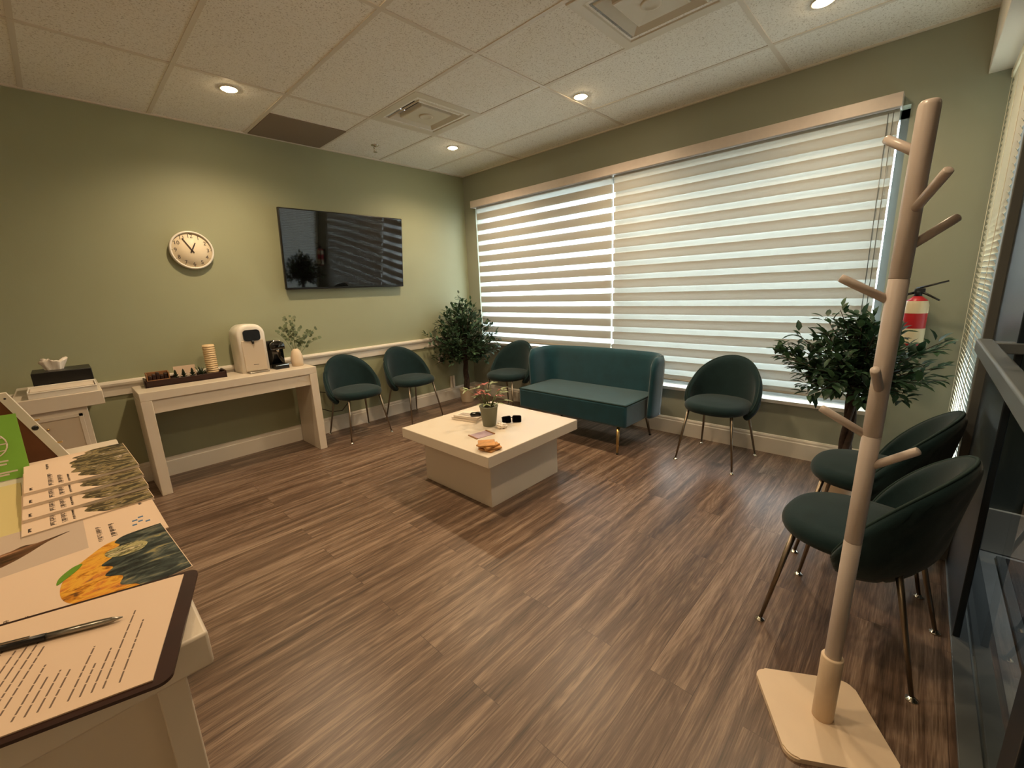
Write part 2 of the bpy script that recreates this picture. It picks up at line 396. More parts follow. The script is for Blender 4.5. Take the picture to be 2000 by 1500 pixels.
# window: dark aluminium frame, panes, white sill boards
b = MB(); fx0, fx1 = .10, .15
for y0, y1, z0 in ((-2.07, -.20, .685), (-4.012, -2.11, .42)):
    b.box(fx0, fx1, y0, y0+.045, z0, 2.3); b.box(fx0, fx1, y1-.045, y1, z0, 2.3)
    b.box(fx0, fx1, y0, y1, z0+.02, z0+.07); b.box(fx0, fx1, y0, y1, 2.25, 2.3)
b.box(.06, .17, -2.11, -2.07, .42, 2.3)
win = struct(b.build('window_1', M['alu']))
b = MB(); b.box(.12, .126, -2.07, -.20, .70, 2.29); b.box(.12, .126, -4.012, -2.11, .43, 2.29); b.build('window_pane', M['glass'], win)
b = MB(); b.box(-.02, .19, -2.07, -.20, .672, .70, .003); b.box(-.02, .19, -4.012, -2.09, .405, .433, .003); b.build('window_sill', M['white_trim'], win)

# right-hand glass front: blind-covered window, wide navy post, glazed door and its sill
b = MB(); b.box(-.92, -.86, -4.50, -4.42, 0, 2.36); b.box(-.04, 0, -4.50, -4.42, 0, 2.36); b.box(-.9, 0, -4.50, -4.42, 0, .12)
w2 = struct(b.build('window_2', M['alu']))
b = MB(); b.box(-.86, -.04, -4.475, -4.468, .12, 2.36); b.build('window_pane', M['glass'], w2)
b = MB(); b.box(-1.58, -.98, -4.45, -4.43, 0, 2.36, .003); struct(b.build('trim_4', M['navy']))
b = MB(); b.box(-.985, -.92, -4.50, -4.40, 0, 2.36, .004); struct(b.build('trim_5', M['alu']))
b = MB(); b.box(-2.45, -2.335, -4.53, -4.455, 0, 2.36, .004); b.box(-2.335, -.98, -4.53, -4.46, 2.24, 2.36); b.box(-3.3, -3.2, -4.53, -4.45, 0, 2.36)
d1 = struct(b.build('door_1', M['navy']))
b = MB(); b.box(-2.335, -.98, -4.484, -4.476, .0, 2.24); b.box(-3.2, -2.45, -4.484, -4.476, 0, 2.24); b.build('door_pane', M['glass'], d1)
b = MB(); b.box(-3.3, -.9, -4.474, -4.425, 0, .012, .002); b.box(-3.3, -.66, -4.545, -4.486, 0, .006, .002); struct(b.build('trim_6', M['alu']))
b = MB(); 
b.box(-3.15, -1.52, -4.385, -4.345, 1.07, 1.115, .006)
for xx in (-1.56, -2.39): b.box(xx-.03, xx+.03, -4.47, -4.38, 1.075, 1.11, .004)
b.build('push_bar', M['bar_grey'], d1)
# vestibule beyond the glass
b = MB(); b.box(-5, -.64, -7.5, YD, -.08, -.004); struct(b.build('floor_vestibule', M['concrete']))
b = MB(); b.box(-5, -.64, -7.5, YD-.1, 2.62, 2.7); struct(b.build('ceiling_vestibule', M['vest_wall']))  # unseen ceiling put in to block the sky
b = MB(); b.box(-5, -.64, -7.5, -7.4, 0, 2.7); b.box(-5, -4.9, -7.5, YD-.1, 0, 2.7); b.box(-.74, -.64, -7.5, -4.50, 0, 2.62); struct(b.build('wall_vestibule', M['vest_wall']))  # unseen outer walls closed solid to keep daylight out
b = MB(); b.box(-.765, -.74, -7.4, -4.78, 0, .52); struct(b.build('trim_7', M['vest_low']))
b = MB(); b.box(-.80, -.74, -7.4, -4.78, .52, .60, .003); struct(b.build('trim_8', M['vest_wall']))
b = MB(); b.box(-.756, -.74, -4.78, -4.55, 0, .22, .004); struct(b.build('baseboard_vestibule', M['white_trim']))
b = MB(); b.box(-2.1, -.80, -5.4, -4.63, -.004, .010, .003); mt = b.build('entrance_mat', M['mat_dark'])
tag(mt, 'dark ribbed entrance mat on the concrete beyond the glass door', 'mat')
b = MB(); b.box(-2.1, -.80, -4.63, -4.60, -.004, .010, .002); b.build('mat_edge', M['alu'], mt)
b = MB(); b.box(-60, 60, -60, 60, -.3, -.2); struct(b.build('ground_outside', M['concrete']))

# ================================================================== CEILING FITTINGS
def downlight(x, y, label, z=H, col=LAMP_C, power=LAMP_W, cone=150):
    t = thing('downlight', label, 'ceiling light', (x, y, z), group='recessed ceiling downlights')
    b = MB(); b.lathe([(.040, .004), (.042, -.004), (.052, -.006), (.056, 0), (.056, .004)], cap0=False, cap1=False); b.build('trim_ring', M['vent'], t)
    b = MB(); b.lathe([(.041, -.002), (.039, -.008), (.026, -.013), (.001, -.015)]); b.build('lamp_lens', M['lamp'], t)
    ld = bpy.data.lights.new('downlight_bulb', 'SPOT'); ld.energy = power; ld.color = col; ld.spot_size = math.radians(cone); ld.spot_blend = .85; ld.shadow_soft_size = .045
    lo = bpy.data.objects.new('downlight_bulb', ld); COL.objects.link(lo); lo.parent = t; lo.location = (0, 0, -.03)
downlight(-2.621, -.789, 'lit recessed downlight above the round wall clock')
downlight(-.774, -2.232, 'lit recessed downlight between the two ceiling vents, over the coffee table side of the sofa')
downlight(-.776, -.778, 'lit recessed downlight nearest the room corner, beside the small vent')
downlight(-.755, -3.658, 'lit recessed downlight cut by the top edge, beyond the large vent', power=20)
downlight(-2.621, -2.232, 'lit recessed downlight above the middle of the floor, out of frame', power=29)
downlight(-2.621, -3.66, 'lit recessed downlight over the entrance, out of frame', power=17)
downlight(-4.6, -3.5, 'added fill downlight over the reception desk side, out of frame', power=8)  # unseen lamp added so its bounce lifts the ceiling
downlight(-5.5, -2.5, 'added fill downlight behind the reception counter, out of frame', power=26)  # second added lamp, out of view, for the same ceiling fill

downlight(-1.1, -5.6, 'added unseen fill downlight in the vestibule beyond the glass door, over the entrance mat', 2.62, (.90, .96, 1.0), 75, 62)  # lamp added out of view to brighten the vestibule floor

def diffuser(x0, x1, y0, y1, label):
    cx, cy, s = (x0+x1)/2, (y0+y1)/2, (x1-x0)/2
    t = thing('ceiling_vent', label, 'ceiling vent', (cx, cy, H), group='square ceiling diffusers')
    def sq(h, z): return [Vector((sx*h, sy*h, z)) for sx, sy in ((1, 1), (-1, 1), (-1, -1), (1, -1))]
    b = MB(); b.ring_surface([sq(s, -.001), sq(s*.985, -.006), sq(s*.80, -.006), sq(s*.78, .0), sq(s*.78, .10)], cap0=False, cap1=False, smooth=False); b.build('frame', M['vent'], t)
    b = MB(); b.ring_surface([sq(s*.775, .10), sq(s*.1, .10)], cap0=False, cap1=True, smooth=False); b.build('duct_opening', M['dark_void'], t)
    b = MB(); b.ring_surface([sq(s*.68, -.004), sq(s*.66, -.008), sq(s*.50, .022), sq(s*.50, .027), sq(s*.68, .002), sq(s*.68, -.004)], cap0=False, cap1=False, smooth=False); b.build('louvre_ring', M['vent'], t)
    b = MB(); b.ring_surface([sq(s*.46, .024), sq(s*.46, -.004), sq(s*.44, -.008), sq(s*.05, -.004)], cap0=False, smooth=False)
    b.lathe([(s*.17, -.004), (s*.17, -.010), (s*.14, -.013), (s*.12, -.009), (s*.02, -.009)], n=28); b.build('centre_plate', M['vent'], t)
diffuser(-1.714, -1.104, -1.542, -.932, 'small square ceiling vent in front of the television')
diffuser(-1.690, -1.095, -3.37, -2.76, 'large square ceiling vent cut by the top of the photo')
b = MB(); b.box(-2.305, -1.72, -.555, -.022, H-.006, H+.001, .001); rg = b.build('return_grille', M['grille'])
tag(rg, 'flat brown perforated grille panel in the ceiling against the green wall', 'ceiling grille')
t = thing('sprinkler_head', 'small pendent sprinkler head on the ceiling between grille and vent', 'sprinkler', (-1.371, -.392, H))
b = MB(); b.lathe([(.036, 0), (.034, -.006), (.012, -.010)], n=20); b.build('escutcheon', M['chrome'], t)
b = MB(); b.lathe([(.010, -.008), (.010, -.03), (.006, -.034)], n=12); b.tube([(.012, 0, -.02), (.016, 0, -.04), (.003, 0, -.058)], .003, 6); b.tube([(-.012, 0, -.02), (-.016, 0, -.04), (-.003, 0, -.058)], .003, 6); b.build('body', M['chrome'], t)
b = MB(); b.lathe([(.004, -.054), (.020, -.058), (.020, -.060)], n=14); b.build('deflector', M['chrome'], t)

# ================================================================== BLINDS
PITCH, SHEER = .1185, .046
def zebra(y0, y1, zbot, shift, label):
    t = thing('zebra_blind', label, 'window blind', (0, (y0+y1)/2, 2.28), group='striped roller blinds'); yc = (y0+y1)/2
    def layer(x, off):
        b = MB()
        zc = 2.232+off+PITCH
        while zc > zbot-2.0:
            for hi, lo, mi in ((zc+SHEER/2, zc-SHEER/2, 1), (zc-SHEER/2, zc+SHEER/2-PITCH, 0)):
                hi_, lo_ = min(hi, 2.276), max(lo, zbot)
                if hi_-lo_ > 1e-4: b.quad([(x, y0-yc, lo_-2.28), (x, y1-yc, lo_-2.28), (x, y1-yc, hi_-2.28), (x, y0-yc, hi_-2.28)], mi)
            zc -= PITCH
        bmesh.ops.remove_doubles(b.bm, verts=b.bm.verts, dist=1e-5)
        return b
    layer(-.062, 0).build('front_fabric', [M['blind_opaque'], M['blind_sheer']], t, fix=False)
    layer(-.036, shift).build('rear_fabric', [M['blind_rear'], M['blind_sheer']], t, fix=False)
    b = MB(); b.tube([(-.049, y0-yc, zbot-2.28-.004), (-.049, y1-yc, zbot-2.28-.004)], .014, 12); b.build('bottom_rail', M['vent'], t)
    return t
z1 = zebra(-2.072, -.285, .745, 0, 'striped roller blind with open bright bands, nearer the room corner')
z2 = zebra(-3.968, -2.092, .515, PITCH/2, 'wide striped roller blind with closed overlapping bands, behind the single chair')
b = MB()
for dx in (-.012, .012): b.tube([(-.075+dx*.3, -3.93+3.03+dx, -.02), (-.075+dx*.3, -3.93+3.03+dx, -1.2)], .0022, 6)
b.build('pull_cord', M['alu'], z2)
b = MB(); b.box(-.10, -.005, -3.976, -.222, 2.277, 2.352, .003)
tag(b.build('blind_valance', M['rack']), 'long beige valance board above both window blinds', 'valance')
t = thing('venetian_blind', 'closed ivory slat blind on the narrow window by the door post', 'window blind', (-.43, -4.405, 2.34))
b = MB()
for i in range(72):
    z = -.05-i*.028
    R4 = Matrix.Translation((0, 0, z)) @ Matrix.Rotation(math.radians(62), 4, 'X')
    b.box(-.38, .40, -.0125, .0125, -.0006, .0006, M4=R4)
b.build('slats', M['slat'], t)
b = MB(); b.box(-.385, .405, -.016, .016, -.035, 0, .003); b.build('headrail', M['slat'], t)
b = MB(); b.box(-.385, .405, -.012, .012, -2.09, -2.072, .003); b.build('bottom_rail', M['slat'], t)
b = MB()
for xx in (-.33, 0, .33): b.tube([(xx, .014, -.03), (xx, .014, -2.075)], .0012, 5)
b.build('ladder_cord', M['slat'], t)

# ================================================================== CHAIRS AND SOFA
def shell(path, nrm, zb, top, thick, lean, bottom_in, ns=44, nt_=16, quilt=0):
    """padded shell standing on a plan path; s in [-1,1]"""
    def P(s, t):
        x, y = path(s); nx, ny = nrm(s); zt = top(s); z = zb+t*(zt-zb); h = (z-zb)
        lx, ly = lean(s, h); k = bottom_in*(1-min(1, h/.12))**2 if bottom_in else 0
        return Vector((x+lx-nx*k, y+ly-ny*k, z))
    out, inn = [], []
    for i in range(ns+1):
        s = -1+2*i/ns; ro, ri = [], []
        for j in range(nt_+1):
            t = j/nt_; e = 1e-3
            p = P(s, t); ds = P(min(1, s+e), t)-P(max(-1, s-e), t); dt = P(s, min(1, t+e))-P(s, max(0, t-e))
            n = ds.cross(dt)
            nn = Vector((*nrm(s), 0))
            n = nn if n.length < 1e-9 else n.normalized()
            if n.dot(nn) < 0: n = -n
            edge = min(1, (1-abs(s))/.12, (1-t)/.16)
            th = thick*(.35+.65*math.sqrt(max(0, 1-(1-edge)**2)))
            q = 0
            if quilt and edge > .2:
                a, c = s*quilt, t*3.2
                g = min(abs(((a+c) % 1)-.5), abs(((a-c) % 1)-.5)); q = -.007*max(0, 1-g/.09)
            ro.append(p+n*(th*.5+q)); ri.append(p-n*th*.5)
        out.append(ro); inn.append(ri)
    b = MB(); bm = b.bm
    VO = [[bm.verts.new(p) for p in r] for r in out]; VI = [[bm.verts.new(p) for p in r] for r in inn]
    for i in range(ns):
        for j in range(nt_):
            bm.faces.new((VO[i][j], VO[i+1][j], VO[i+1][j+1], VO[i][j+1])); bm.faces.new((VI[i][j+1], VI[i+1][j+1], VI[i+1][j], VI[i][j]))
        bm.faces.new((VO[i][nt_], VO[i+1][nt_], VI[i+1][nt_], VI[i][nt_])); bm.faces.new((VI[i][0], VI[i+1][0], VO[i+1][0], VO[i][0]))
    for j in range(nt_):
        bm.faces.new((VI[0][j], VO[0][j], VO[0][j+1], VI[0][j+1])); bm.faces.new((VO[ns][j], VI[ns][j], VI[ns][j+1], VO[ns][j+1]))
    for f in bm.faces: f.smooth = True
    rim = [P(-1, j/6) for j in range(6)]+[P(-1+2*i/ns, 1) for i in range(ns+1)]+[P(1, 1-j/6) for j in range(1, 7)]
    return b, rim, P
def sup(a, bx, by, e=2.5):
    c, s_ = math.cos(a), math.sin(a)
    return (bx*math.copysign(abs(c)**(2/e), c), by*math.copysign(abs(s_)**(2/e), s_))
def cushion(b, bx, by, z0, z1, e=2.6, cy=0, edge=.03, dome=.012, n=48):
    """rounded pad: superellipse plan, soft edges"""
    rings = []
    def ring(k, z): return [Vector((sup(2*PI*i/n, bx*k, by*k, e)[0], cy+sup(2*PI*i/n, bx*k, by*k, e)[1], z)) for i in range(n)]
    m = (z0+z1)/2; hh = (z1-z0)/2
    for a in range(-90, 91, 15):
        ca, sa = math.cos(math.radians(a)), math.sin(math.radians(a))
        kk = 1-edge/bx*(1-abs(ca)**.8)*1.6
        rings.append(ring(kk, m+hh*sa))
    for k, d in ((.7, .6), (.4, .9), (.12, 1.0)): rings.append(ring(k*.9, z1+dome*d))
    return b.ring_surface(rings)
def leg_mesh(p0, p1, r0, r1):
    b = MB(); b.tube([p0, Vector(p0).lerp(Vector(p1), .5), p1], [r0, (r0+r1)/2, r1], 12); return b
def make_chair(label):
    t = thing('velvet_chair', label, 'chair', group='green velvet chairs')
    b = MB(); cushion(b, .222, .222, .385, .462, 2.5, .015, .03, .012); b.build('seat', M['velvet'], t)
    TM = math.radians(104)
    path = lambda s: (.245*math.sin(s*TM), -.012-.180*math.cos(s*TM))
    nrm = lambda s: Vector((math.sin(s*TM), -math.cos(s*TM))).normalized()[:]
    CM = math.cos(TM)
    top = lambda s: .385+.378*max(0, (math.cos(s*TM)-CM)/(1-CM))**.80
    lean = lambda s, h: (.02*math.sin(s*TM)*h/.4, -.060*(h/.4)**1.2*max(0, math.cos(s*TM)))
    sb, rim, P = shell(path, nrm, .355, top, .048, lean, .05, quilt=5)
    sb.build('backrest', M['velvet'], t)
    b = MB(); b.tube([p+Vector((0, 0, .002)) for p in rim[6:-6]], .0055, 6); b.build('piping', M['piping'], t)
    for sx, sy in ((-1, 1), (1, 1), (-1, -1), (1, -1)):
        lg = leg_mesh((sx*.155, .01+sy*.15, .40), (sx*.208, sy*.228, .006), .0108, .0066).build('leg', M['brass_dull'], t)
        b = MB(); b.lathe([(.008, .012), (.010, .006), (.017, .004), (.017, 0)], sx*.208, sy*.228, 14); b.build('foot_glide', M['chrome'], lg)
    return t
chair = make_chair('dark green velvet chair beside the end of the white console table')
chair.location = (-1.79, -.29, 0); chair.rotation_euler = (0, 0, PI)
for x, y, a, lab in ((-1.155, -.29, 180+4, 'dark green velvet chair on the green wall, next to the corner ficus tree'),
                     (-.365, -1.0, 96, 'dark green velvet chair turned side-on between the corner ficus and the sofa'),
                     (-.35, -3.175, 86, 'dark green velvet chair standing alone under the wide closed blind'),
                     (-1.76, -4.13, -8, 'dark green velvet chair nearest the camera, partly behind the coat stand pole'),
                     (-1.15, -4.125, -4, 'dark green velvet chair behind the nearest one, below the leafy plant')):
    dup(chair, (x, y, 0), math.radians(a), lab)

def make_sofa():
    t = thing('loveseat', 'teal velvet armless loveseat with curved back under the window blinds', 'sofa', (-.43, -2.06, 0), math.radians(90))
    Wd = .565
    b = MB(); b.box(-Wd, Wd, -.24, .325, .225, .415, .022, seg=4); b.build('seat', M['velvet_sofa'], t)
    b = MB()
    for z in (.409,): b.tube([(-Wd+.004, -.1, z), (-Wd+.004, .318, z), (Wd-.004, .318, z), (Wd-.004, -.1, z)], .006, 6)
    b.build('piping', M['piping'], t)
    R = .13; L1 = .17; Lm = 2*(.60-R); La = R*PI/2; T = 2*L1+2*La+Lm
    def path_n(s):
        d = (s+1)/2*T
        if d < L1: return (-.60, .02-d), (-1, 0)
        d -= L1
        if d < La: a = d/R; return (-.60+R-R*math.cos(a), -.08-R*math.sin(a)), (-math.cos(a), -math.sin(a))
        d -= La
        if d < Lm: return (-.60+R+d, -.08-R), (0, -1)
        d -= Lm
        if d < La: a = d/R; return (.60-R+R*math.sin(a), -.08-R+R*(1-math.cos(a))), (math.sin(a), -math.cos(a))
        d -= La; return (.60, -.08+d), (1, 0)
    def top(s):
        k = abs(s); return .765-.02*k*k if k < .92 else .765-.02*k*k-.09*((k-.92)/.08)**2.4
    lean = lambda s, h: (path_n(s)[1][0]*.03*(h/.5), path_n(s)[1][1]*.035*(h/.5))
    sb, rim, P = shell(lambda s: path_n(s)[0], lambda s: path_n(s)[1], .245, top, .062, lean, 0, ns=70, nt_=14)
    sb.build('backrest', M['velvet_sofa'], t)
    for sx, sy in ((-1, 1), (1, 1), (-1, -1), (1, -1)):
        x0, y0 = sx*.47, (.27 if sy > 0 else -.20)
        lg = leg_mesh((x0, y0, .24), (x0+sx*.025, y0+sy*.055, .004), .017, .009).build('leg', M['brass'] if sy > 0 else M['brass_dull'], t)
        b = MB(); b.lathe([(.010, .010), (.012, 0)], x0+sx*.025, y0+sy*.055, 12); b.build('foot_glide', M['black'], lg)
make_sofa()

# ================================================================== COFFEE TABLE AND WHAT LIES ON IT
TZ = .40
t = thing('coffee_table', 'square white pedestal coffee table in the middle of the floor', 'coffee table', (-1.66, -2.04, 0))
b = MB(); b.box(-.445, .445, -.45, .45, TZ-.072, TZ, .004); b.build('tabletop', M['white_lam'], t)
b = MB(); b.box(-.338, .338, -.345, .345, 0, TZ-.072, .003); b.build('pedestal', M['white_lam'], t)

def potted_flower():
    t = thing('potted_plant', 'small red and green leafy plant in grey-green pot on the coffee table', 'plant', (-1.685, -2.065, TZ))
    b = MB(); b.lathe([(.044, 0), (.047, .004), (.064, .136), (.068, .140), (.068, .146), (.062, .146), (.058, .126), (.0, .126)], cap1=False); b.build('pot', M['pot_grey'], t)
    b = MB(); b.lathe([(.059, .122), (.045, .132), (.0, .135)], cap1=False, cap0=False); b.build('soil', M['soil'], t)
    rnd = random.Random(3); st, lf, rd = MB(), MB(), MB()
    for i in range(17):
        a = i*2.4+rnd.random()*.5; ln = .08+.09*rnd.random(); el = .45+.9*rnd.random()
        p0 = Vector((.02*math.cos(a), .02*math.sin(a), .130)); p2 = p0+Vector((math.cos(a)*math.cos(el), math.sin(a)*math.cos(el), math.sin(el)))*ln*1.1
        mid = p0.lerp(p2, .5)+Vector((0, 0, .02)); st.tube([p0, mid, p2], [.003, .0025, .002], 6)
        tgt = rd if i % 3 == 0 else lf
        for q in range(3):
            aa = a+(q-1)*.9; d = Vector((math.cos(aa), math.sin(aa), .25-.3*q*rnd.random())); leaf(tgt, p2-d*.01, d, .055+.025*rnd.random(), .02)
    st.build('stem', M['stem'], t); lf.build('foliage', M['green_pale'], t, fix=False); rd.build('blossom', M['red_petal'], t, fix=False)
def leaf(b, p, d, L, Wd, droop=.25):
    d = Vector(d).normalized(); s = d.cross(Vector((0, 0, 1)))
    if s.length < .05: s = Vector((1, 0, 0))
    s.normalize(); u = s.cross(d)
    v = [p, p+d*L*.35+s*Wd*.5+u*Wd*.12, p+d*L*.7+s*Wd*.38+u*(Wd*.1-droop*L*.15), p+d*L-u*droop*L*.5, p+d*L*.7-s*Wd*.38+u*(Wd*.1-droop*L*.15), p+d*L*.35-s*Wd*.5+u*Wd*.12, p+d*L*.45-u*Wd*.05]
    V = [b.bm.verts.new(q) for q in v]
    for f in ((0, 1, 6), (1, 2, 6), (2, 3, 6), (3, 4, 6), (4, 5, 6), (5, 0, 6)):
        b.bm.faces.new([V[i] for i in f]).smooth = True
potted_flower()
def book(name, w, d, h, loc, rz, label, mc, cat='book', group=None):
    t = thing(name, label, cat, loc, rz, group)
    b = MB(); b.box(-w/2+.003, w/2-.004, -d/2+.004, d/2-.004, .003, h-.003); b.build('pages', M['paper_white'], t)
    b = MB(); b.box(-w/2, w/2, -d/2, d/2, 0, .003); b.box(-w/2, w/2, -d/2, d/2, h-.003, h); b.box(-w/2, -w/2+.003, -d/2, d/2, 0, h); b.build('cover', mc, t)
    return t
book('book', .165, .23, .018, (-1.655, -1.825, TZ), math.radians(12), 'lower white book under the other one beside the grey-green pot', M['paper_white'])
bk = book('book', .15, .21, .016, (-1.655, -1.83, TZ+.018), math.radians(16), 'upper white book with black object on it, beside the grey-green pot', M['paper_white'])
b = MB()
for i in range(4): b.box(-.05+i*.018, -.042+i*.018, -.02+.01*(i % 2), .08, .016, .0164)
b.build('lettering', M['ink'], bk)
b = MB(); b.ring_surface([[Vector((x, y, z)) for x, y in rrect(.085*k, .042*k, .018*k)] for k, z in ((.9, 0), (1, .006), (1, .018), (.85, .026), (.5, .028))])
tag(b.build('sunglasses_case', M['black_gloss'], None, (-1.665, -1.90, TZ+.034), (0, 0, math.radians(-40))), 'small glossy black case on the upper white book', 'case')
def shades():
    t = thing('sunglasses', 'dark square-lensed sunglasses standing on the coffee table', 'sunglasses', (-1.545, -2.15, TZ), math.radians(-40))
    for sx in (-1, 1):
        M4 = Matrix.Translation((sx*.037, 0, .024)) @ Matrix.Rotation(math.radians(70), 4, 'X') @ Matrix.Rotation(math.radians(sx*-4), 4, 'Z')
        b = MB(); b.poly_prism(rrect(.060, .046, .010), -.002, .002, M4=M4); b.build('lens', M['black_gloss'], t)
        o, i_ = rrect(.066, .052, .012), rrect(.056, .042, .009)
        b = MB(); b.ring_surface([[M4 @ Vector((x, y, z)) for x, y in p] for p, z in ((o, -.004), (o, .004), (i_, .004), (i_, -.004), (o, -.004))], cap0=False, cap1=False, smooth=False); b.build('rim', M['black'], t)
        b = MB(); b.tube([(sx*.068, .006, .040), (sx*.066, .06, .022), (sx*.05, .11, .004)], .003, 6); b.build('temple', M['black'], t)
    b = MB(); b.tube([(-.009, .004, .034), (0, .007, .037), (.009, .004, .034)], .003, 6); b.build('bridge', M['black'], t)
shades()
def crumple(loc, r, label, seed, name='crumpled_tissue'):
    rnd = random.Random(seed); b = MB(); bmesh.ops.create_icosphere(b.bm, subdivisions=3, radius=r)
    for v in b.bm.verts:
        n = v.co.normalized(); k = math.sin(n.x*7+seed)*math.cos(n.y*9+1)*.22+math.sin(n.z*11+n.x*5)*.16+rnd.uniform(-.06, .06)
        v.co *= 1+k; v.co.z = max(v.co.z*.62, -r*.45)
    lo = min(v.co.z for v in b.bm.verts)
    for v in b.bm.verts: v.co.z -= lo
    for f in b.bm.faces: f.smooth = False
    return tag(b.build(name, M['tissue'], None, loc), label, 'tissue')
crumple((-1.675, -2.175, TZ), .036, 'crumpled pale tissue at the foot of the grey-green pot', 2)
t = thing('leaflet', 'mauve leaflet in a clear tray-like sleeve on the coffee table', 'leaflet', (-1.86, -2.17, TZ), math.radians(-8))
b = MB(); b.box(-.062, .062, -.05, .05, 0, .003); b.build('sheet', M['purple'], t)
for sx in (-1, 1):
    b = MB(); b.box(sx*.070-.005, sx*.070+.005, -.052, .052, 0, .006, .001); b.build('edge_strip', M['wood_caddy'], t)
for i, (a, dx, dy) in enumerate(((14, .004, -.004), (-20, .012, -.008), (10, -.004, .004), (-34, -.012, .008))):
    b = MB(); b.box(-.052, .052, -.052, .052, 0, .0105, .003)
    o = b.build('coaster', M['wood_light'], None, (-2.005+dx, -2.395+dy, TZ+.0108*i), (0, 0, math.radians(a-8)))
    tag(o, ['bottom acacia wood coaster of the stack on the table corner', 'second wood coaster from the bottom of the stack on the table corner', 'wood coaster just under the top one of the stack', 'topmost square wood coaster of the stack on the table corner'][i], 'coaster', 'wood coasters')

# ================================================================== CONSOLE TABLE AND WHAT STANDS ON IT
CZ = .752
t = thing('console_table', 'long white console table against the green wall under the clock', 'console table', (-2.782, -.235, 0))
hw, hd = .594, .196
b = MB(); b.box(-hw, hw, -hd, hd, CZ-.06, CZ, .003); b.build('tabletop', M['white_lam'], t)
for sx in (-1, 1):
    b = MB(); b.box(sx*hw, sx*(hw-.062), -hd, hd, 0, CZ-.06, .003); b.build('leg', M['white_lam'], t)
b = MB(); b.box(-hw+.062, hw-.062, -hd+.012, -hd+.03, CZ-.155, CZ-.06); b.box(-hw+.062, hw-.062, hd-.03, hd-.012, CZ-.155, CZ-.06); b.build('apron', M['white_lam'], t)

t = thing('serving_tray', 'long dark brown wooden tray on the console table', 'tray', (-3.06, -.165, CZ), math.radians(-3))
b = MB(); b.box(-.25, .25, -.085, .085, 0, .010); b.build('tray_base', M['dark_brown'], t)
b = MB()
b.box(-.25, .25, -.085, -.073, .0, .046, .002); b.box(-.25, .25, .073, .085, 0, .046, .002); b.box(-.25, -.238, -.085, .085, 0, .055, .002); b.box(.238, .25, -.085, .085, 0, .055, .002); b.build('tray_rim', M['dark_brown'], t)
TT = CZ+.010
def tp(x, y):                              # tray-local to world
    a = math.radians(-3); return (-3.06+x*math.cos(a)-y*math.sin(a), -.165+x*math.sin(a)+y*math.cos(a))
x, y = tp(-.165, .018)
t = thing('wooden_caddy', 'open rustic wooden caddy of brown packets on the tray', 'caddy', (x, y, TT), math.radians(-3))
b = MB(); b.box(-.068, .068, -.048, .048, 0, .008); b.box(-.068, .068, .040, .048, 0, .085, .002); b.box(-.068, .068, -.048, -.040, 0, .034, .002); b.box(-.068, -.060, -.048, .048, 0, .082, .002); b.box(.060, .068, -.048, .048, 0, .082, .002); b.build('box', M['wood_caddy'], t)
for i in range(5):
    b = MB(); b.box(-.0095, .0095, -.03, .03, 0, .054+.01*(i % 3), .003)
    px_, py_ = tp(-.165-.0455+i*.023, .018)
    tag(b.build('packet', M['dark_brown'], None, (px_, py_, TT+.008), (0, 0, math.radians(-3))), 'small dark brown packet standing in the open wooden caddy', 'packet', 'brown packets in the wooden caddy')
x, y = tp(-.165, -.055)
b = MB(); b.box(-.07, .07, -.016, .016, 0, .004); b.box(-.068, .066, -.014, .013, .004, .03, .002)
tag(b.build('napkin', M['paper'], None, (x, y, TT), (0, 0, math.radians(-3))), 'folded cream napkins along the front of the tray', 'napkin')
x, y = tp(.005, .045)
b = MB(); b.box(-.068, .068, -.0015, .0015, 0, .105, M4=Matrix.Rotation(math.radians(-8), 4, 'X'))
cd = tag(b.build('greeting_card', M['paper'], None, (x, y, TT), (0, 0, math.radians(-3))), 'upright pale card standing behind the succulents on the tray', 'card')
b = MB()
for i in range(7): b.box(-.05+i*.016, -.042+i*.016, -.004, -.002, .02, .045+.006*(i % 2), M4=Matrix.Rotation(math.radians(-8), 4, 'X'))
b.build('lettering', M['paper_white'], cd)
def succulent(x, y, kind, label):
    t = thing('succulent', label, 'succulent', (x, y, TT), group='little succulents on the tray')
    b = MB(); b.lathe([(.018, 0), (.022, .028), (.020, .028), (.018, .022)], n=16); b.build('pot', M['black'], t)
    b = MB()
    if kind == 'cone':
        for k in range(5):
            n = 8-k
            for q in range(n):
                a = 2*PI*q/n+k*.4; d = Vector((math.cos(a)*(1-.2*k), math.sin(a)*(1-.2*k), .5+.45*k)); leaf(b, Vector((0, 0, .024+.009*k)), d, .032, .016, .0)
    else:
        for q in range(22):
            a = q*2.4; el = .25+1.1*q/22; d = Vector((math.cos(a)*math.cos(el), math.sin(a)*math.cos(el), math.sin(el))); leaf(b, Vector((0, 0, .026)), d, .055+.03*(q % 3)/2, .012, .0)
    b.build('leaves', M['succ'], t, fix=False)
for (dx, dy, kind, lab) in ((-.063, -.03, 'cone', 'squat cone-shaped succulent beside the napkins on the tray'), (-.015, -.035, 'cone', 'taller pointed succulent in front of the pale card'),
                            (.04, -.03, 'cone', 'low round succulent between the pointed and the spiky ones'), (.092, -.045, 'spike', 'spiky dark succulent in front of the stack of lids')):
    succulent(*tp(dx, dy), kind, lab)
cx, cy = tp(.175, .005)
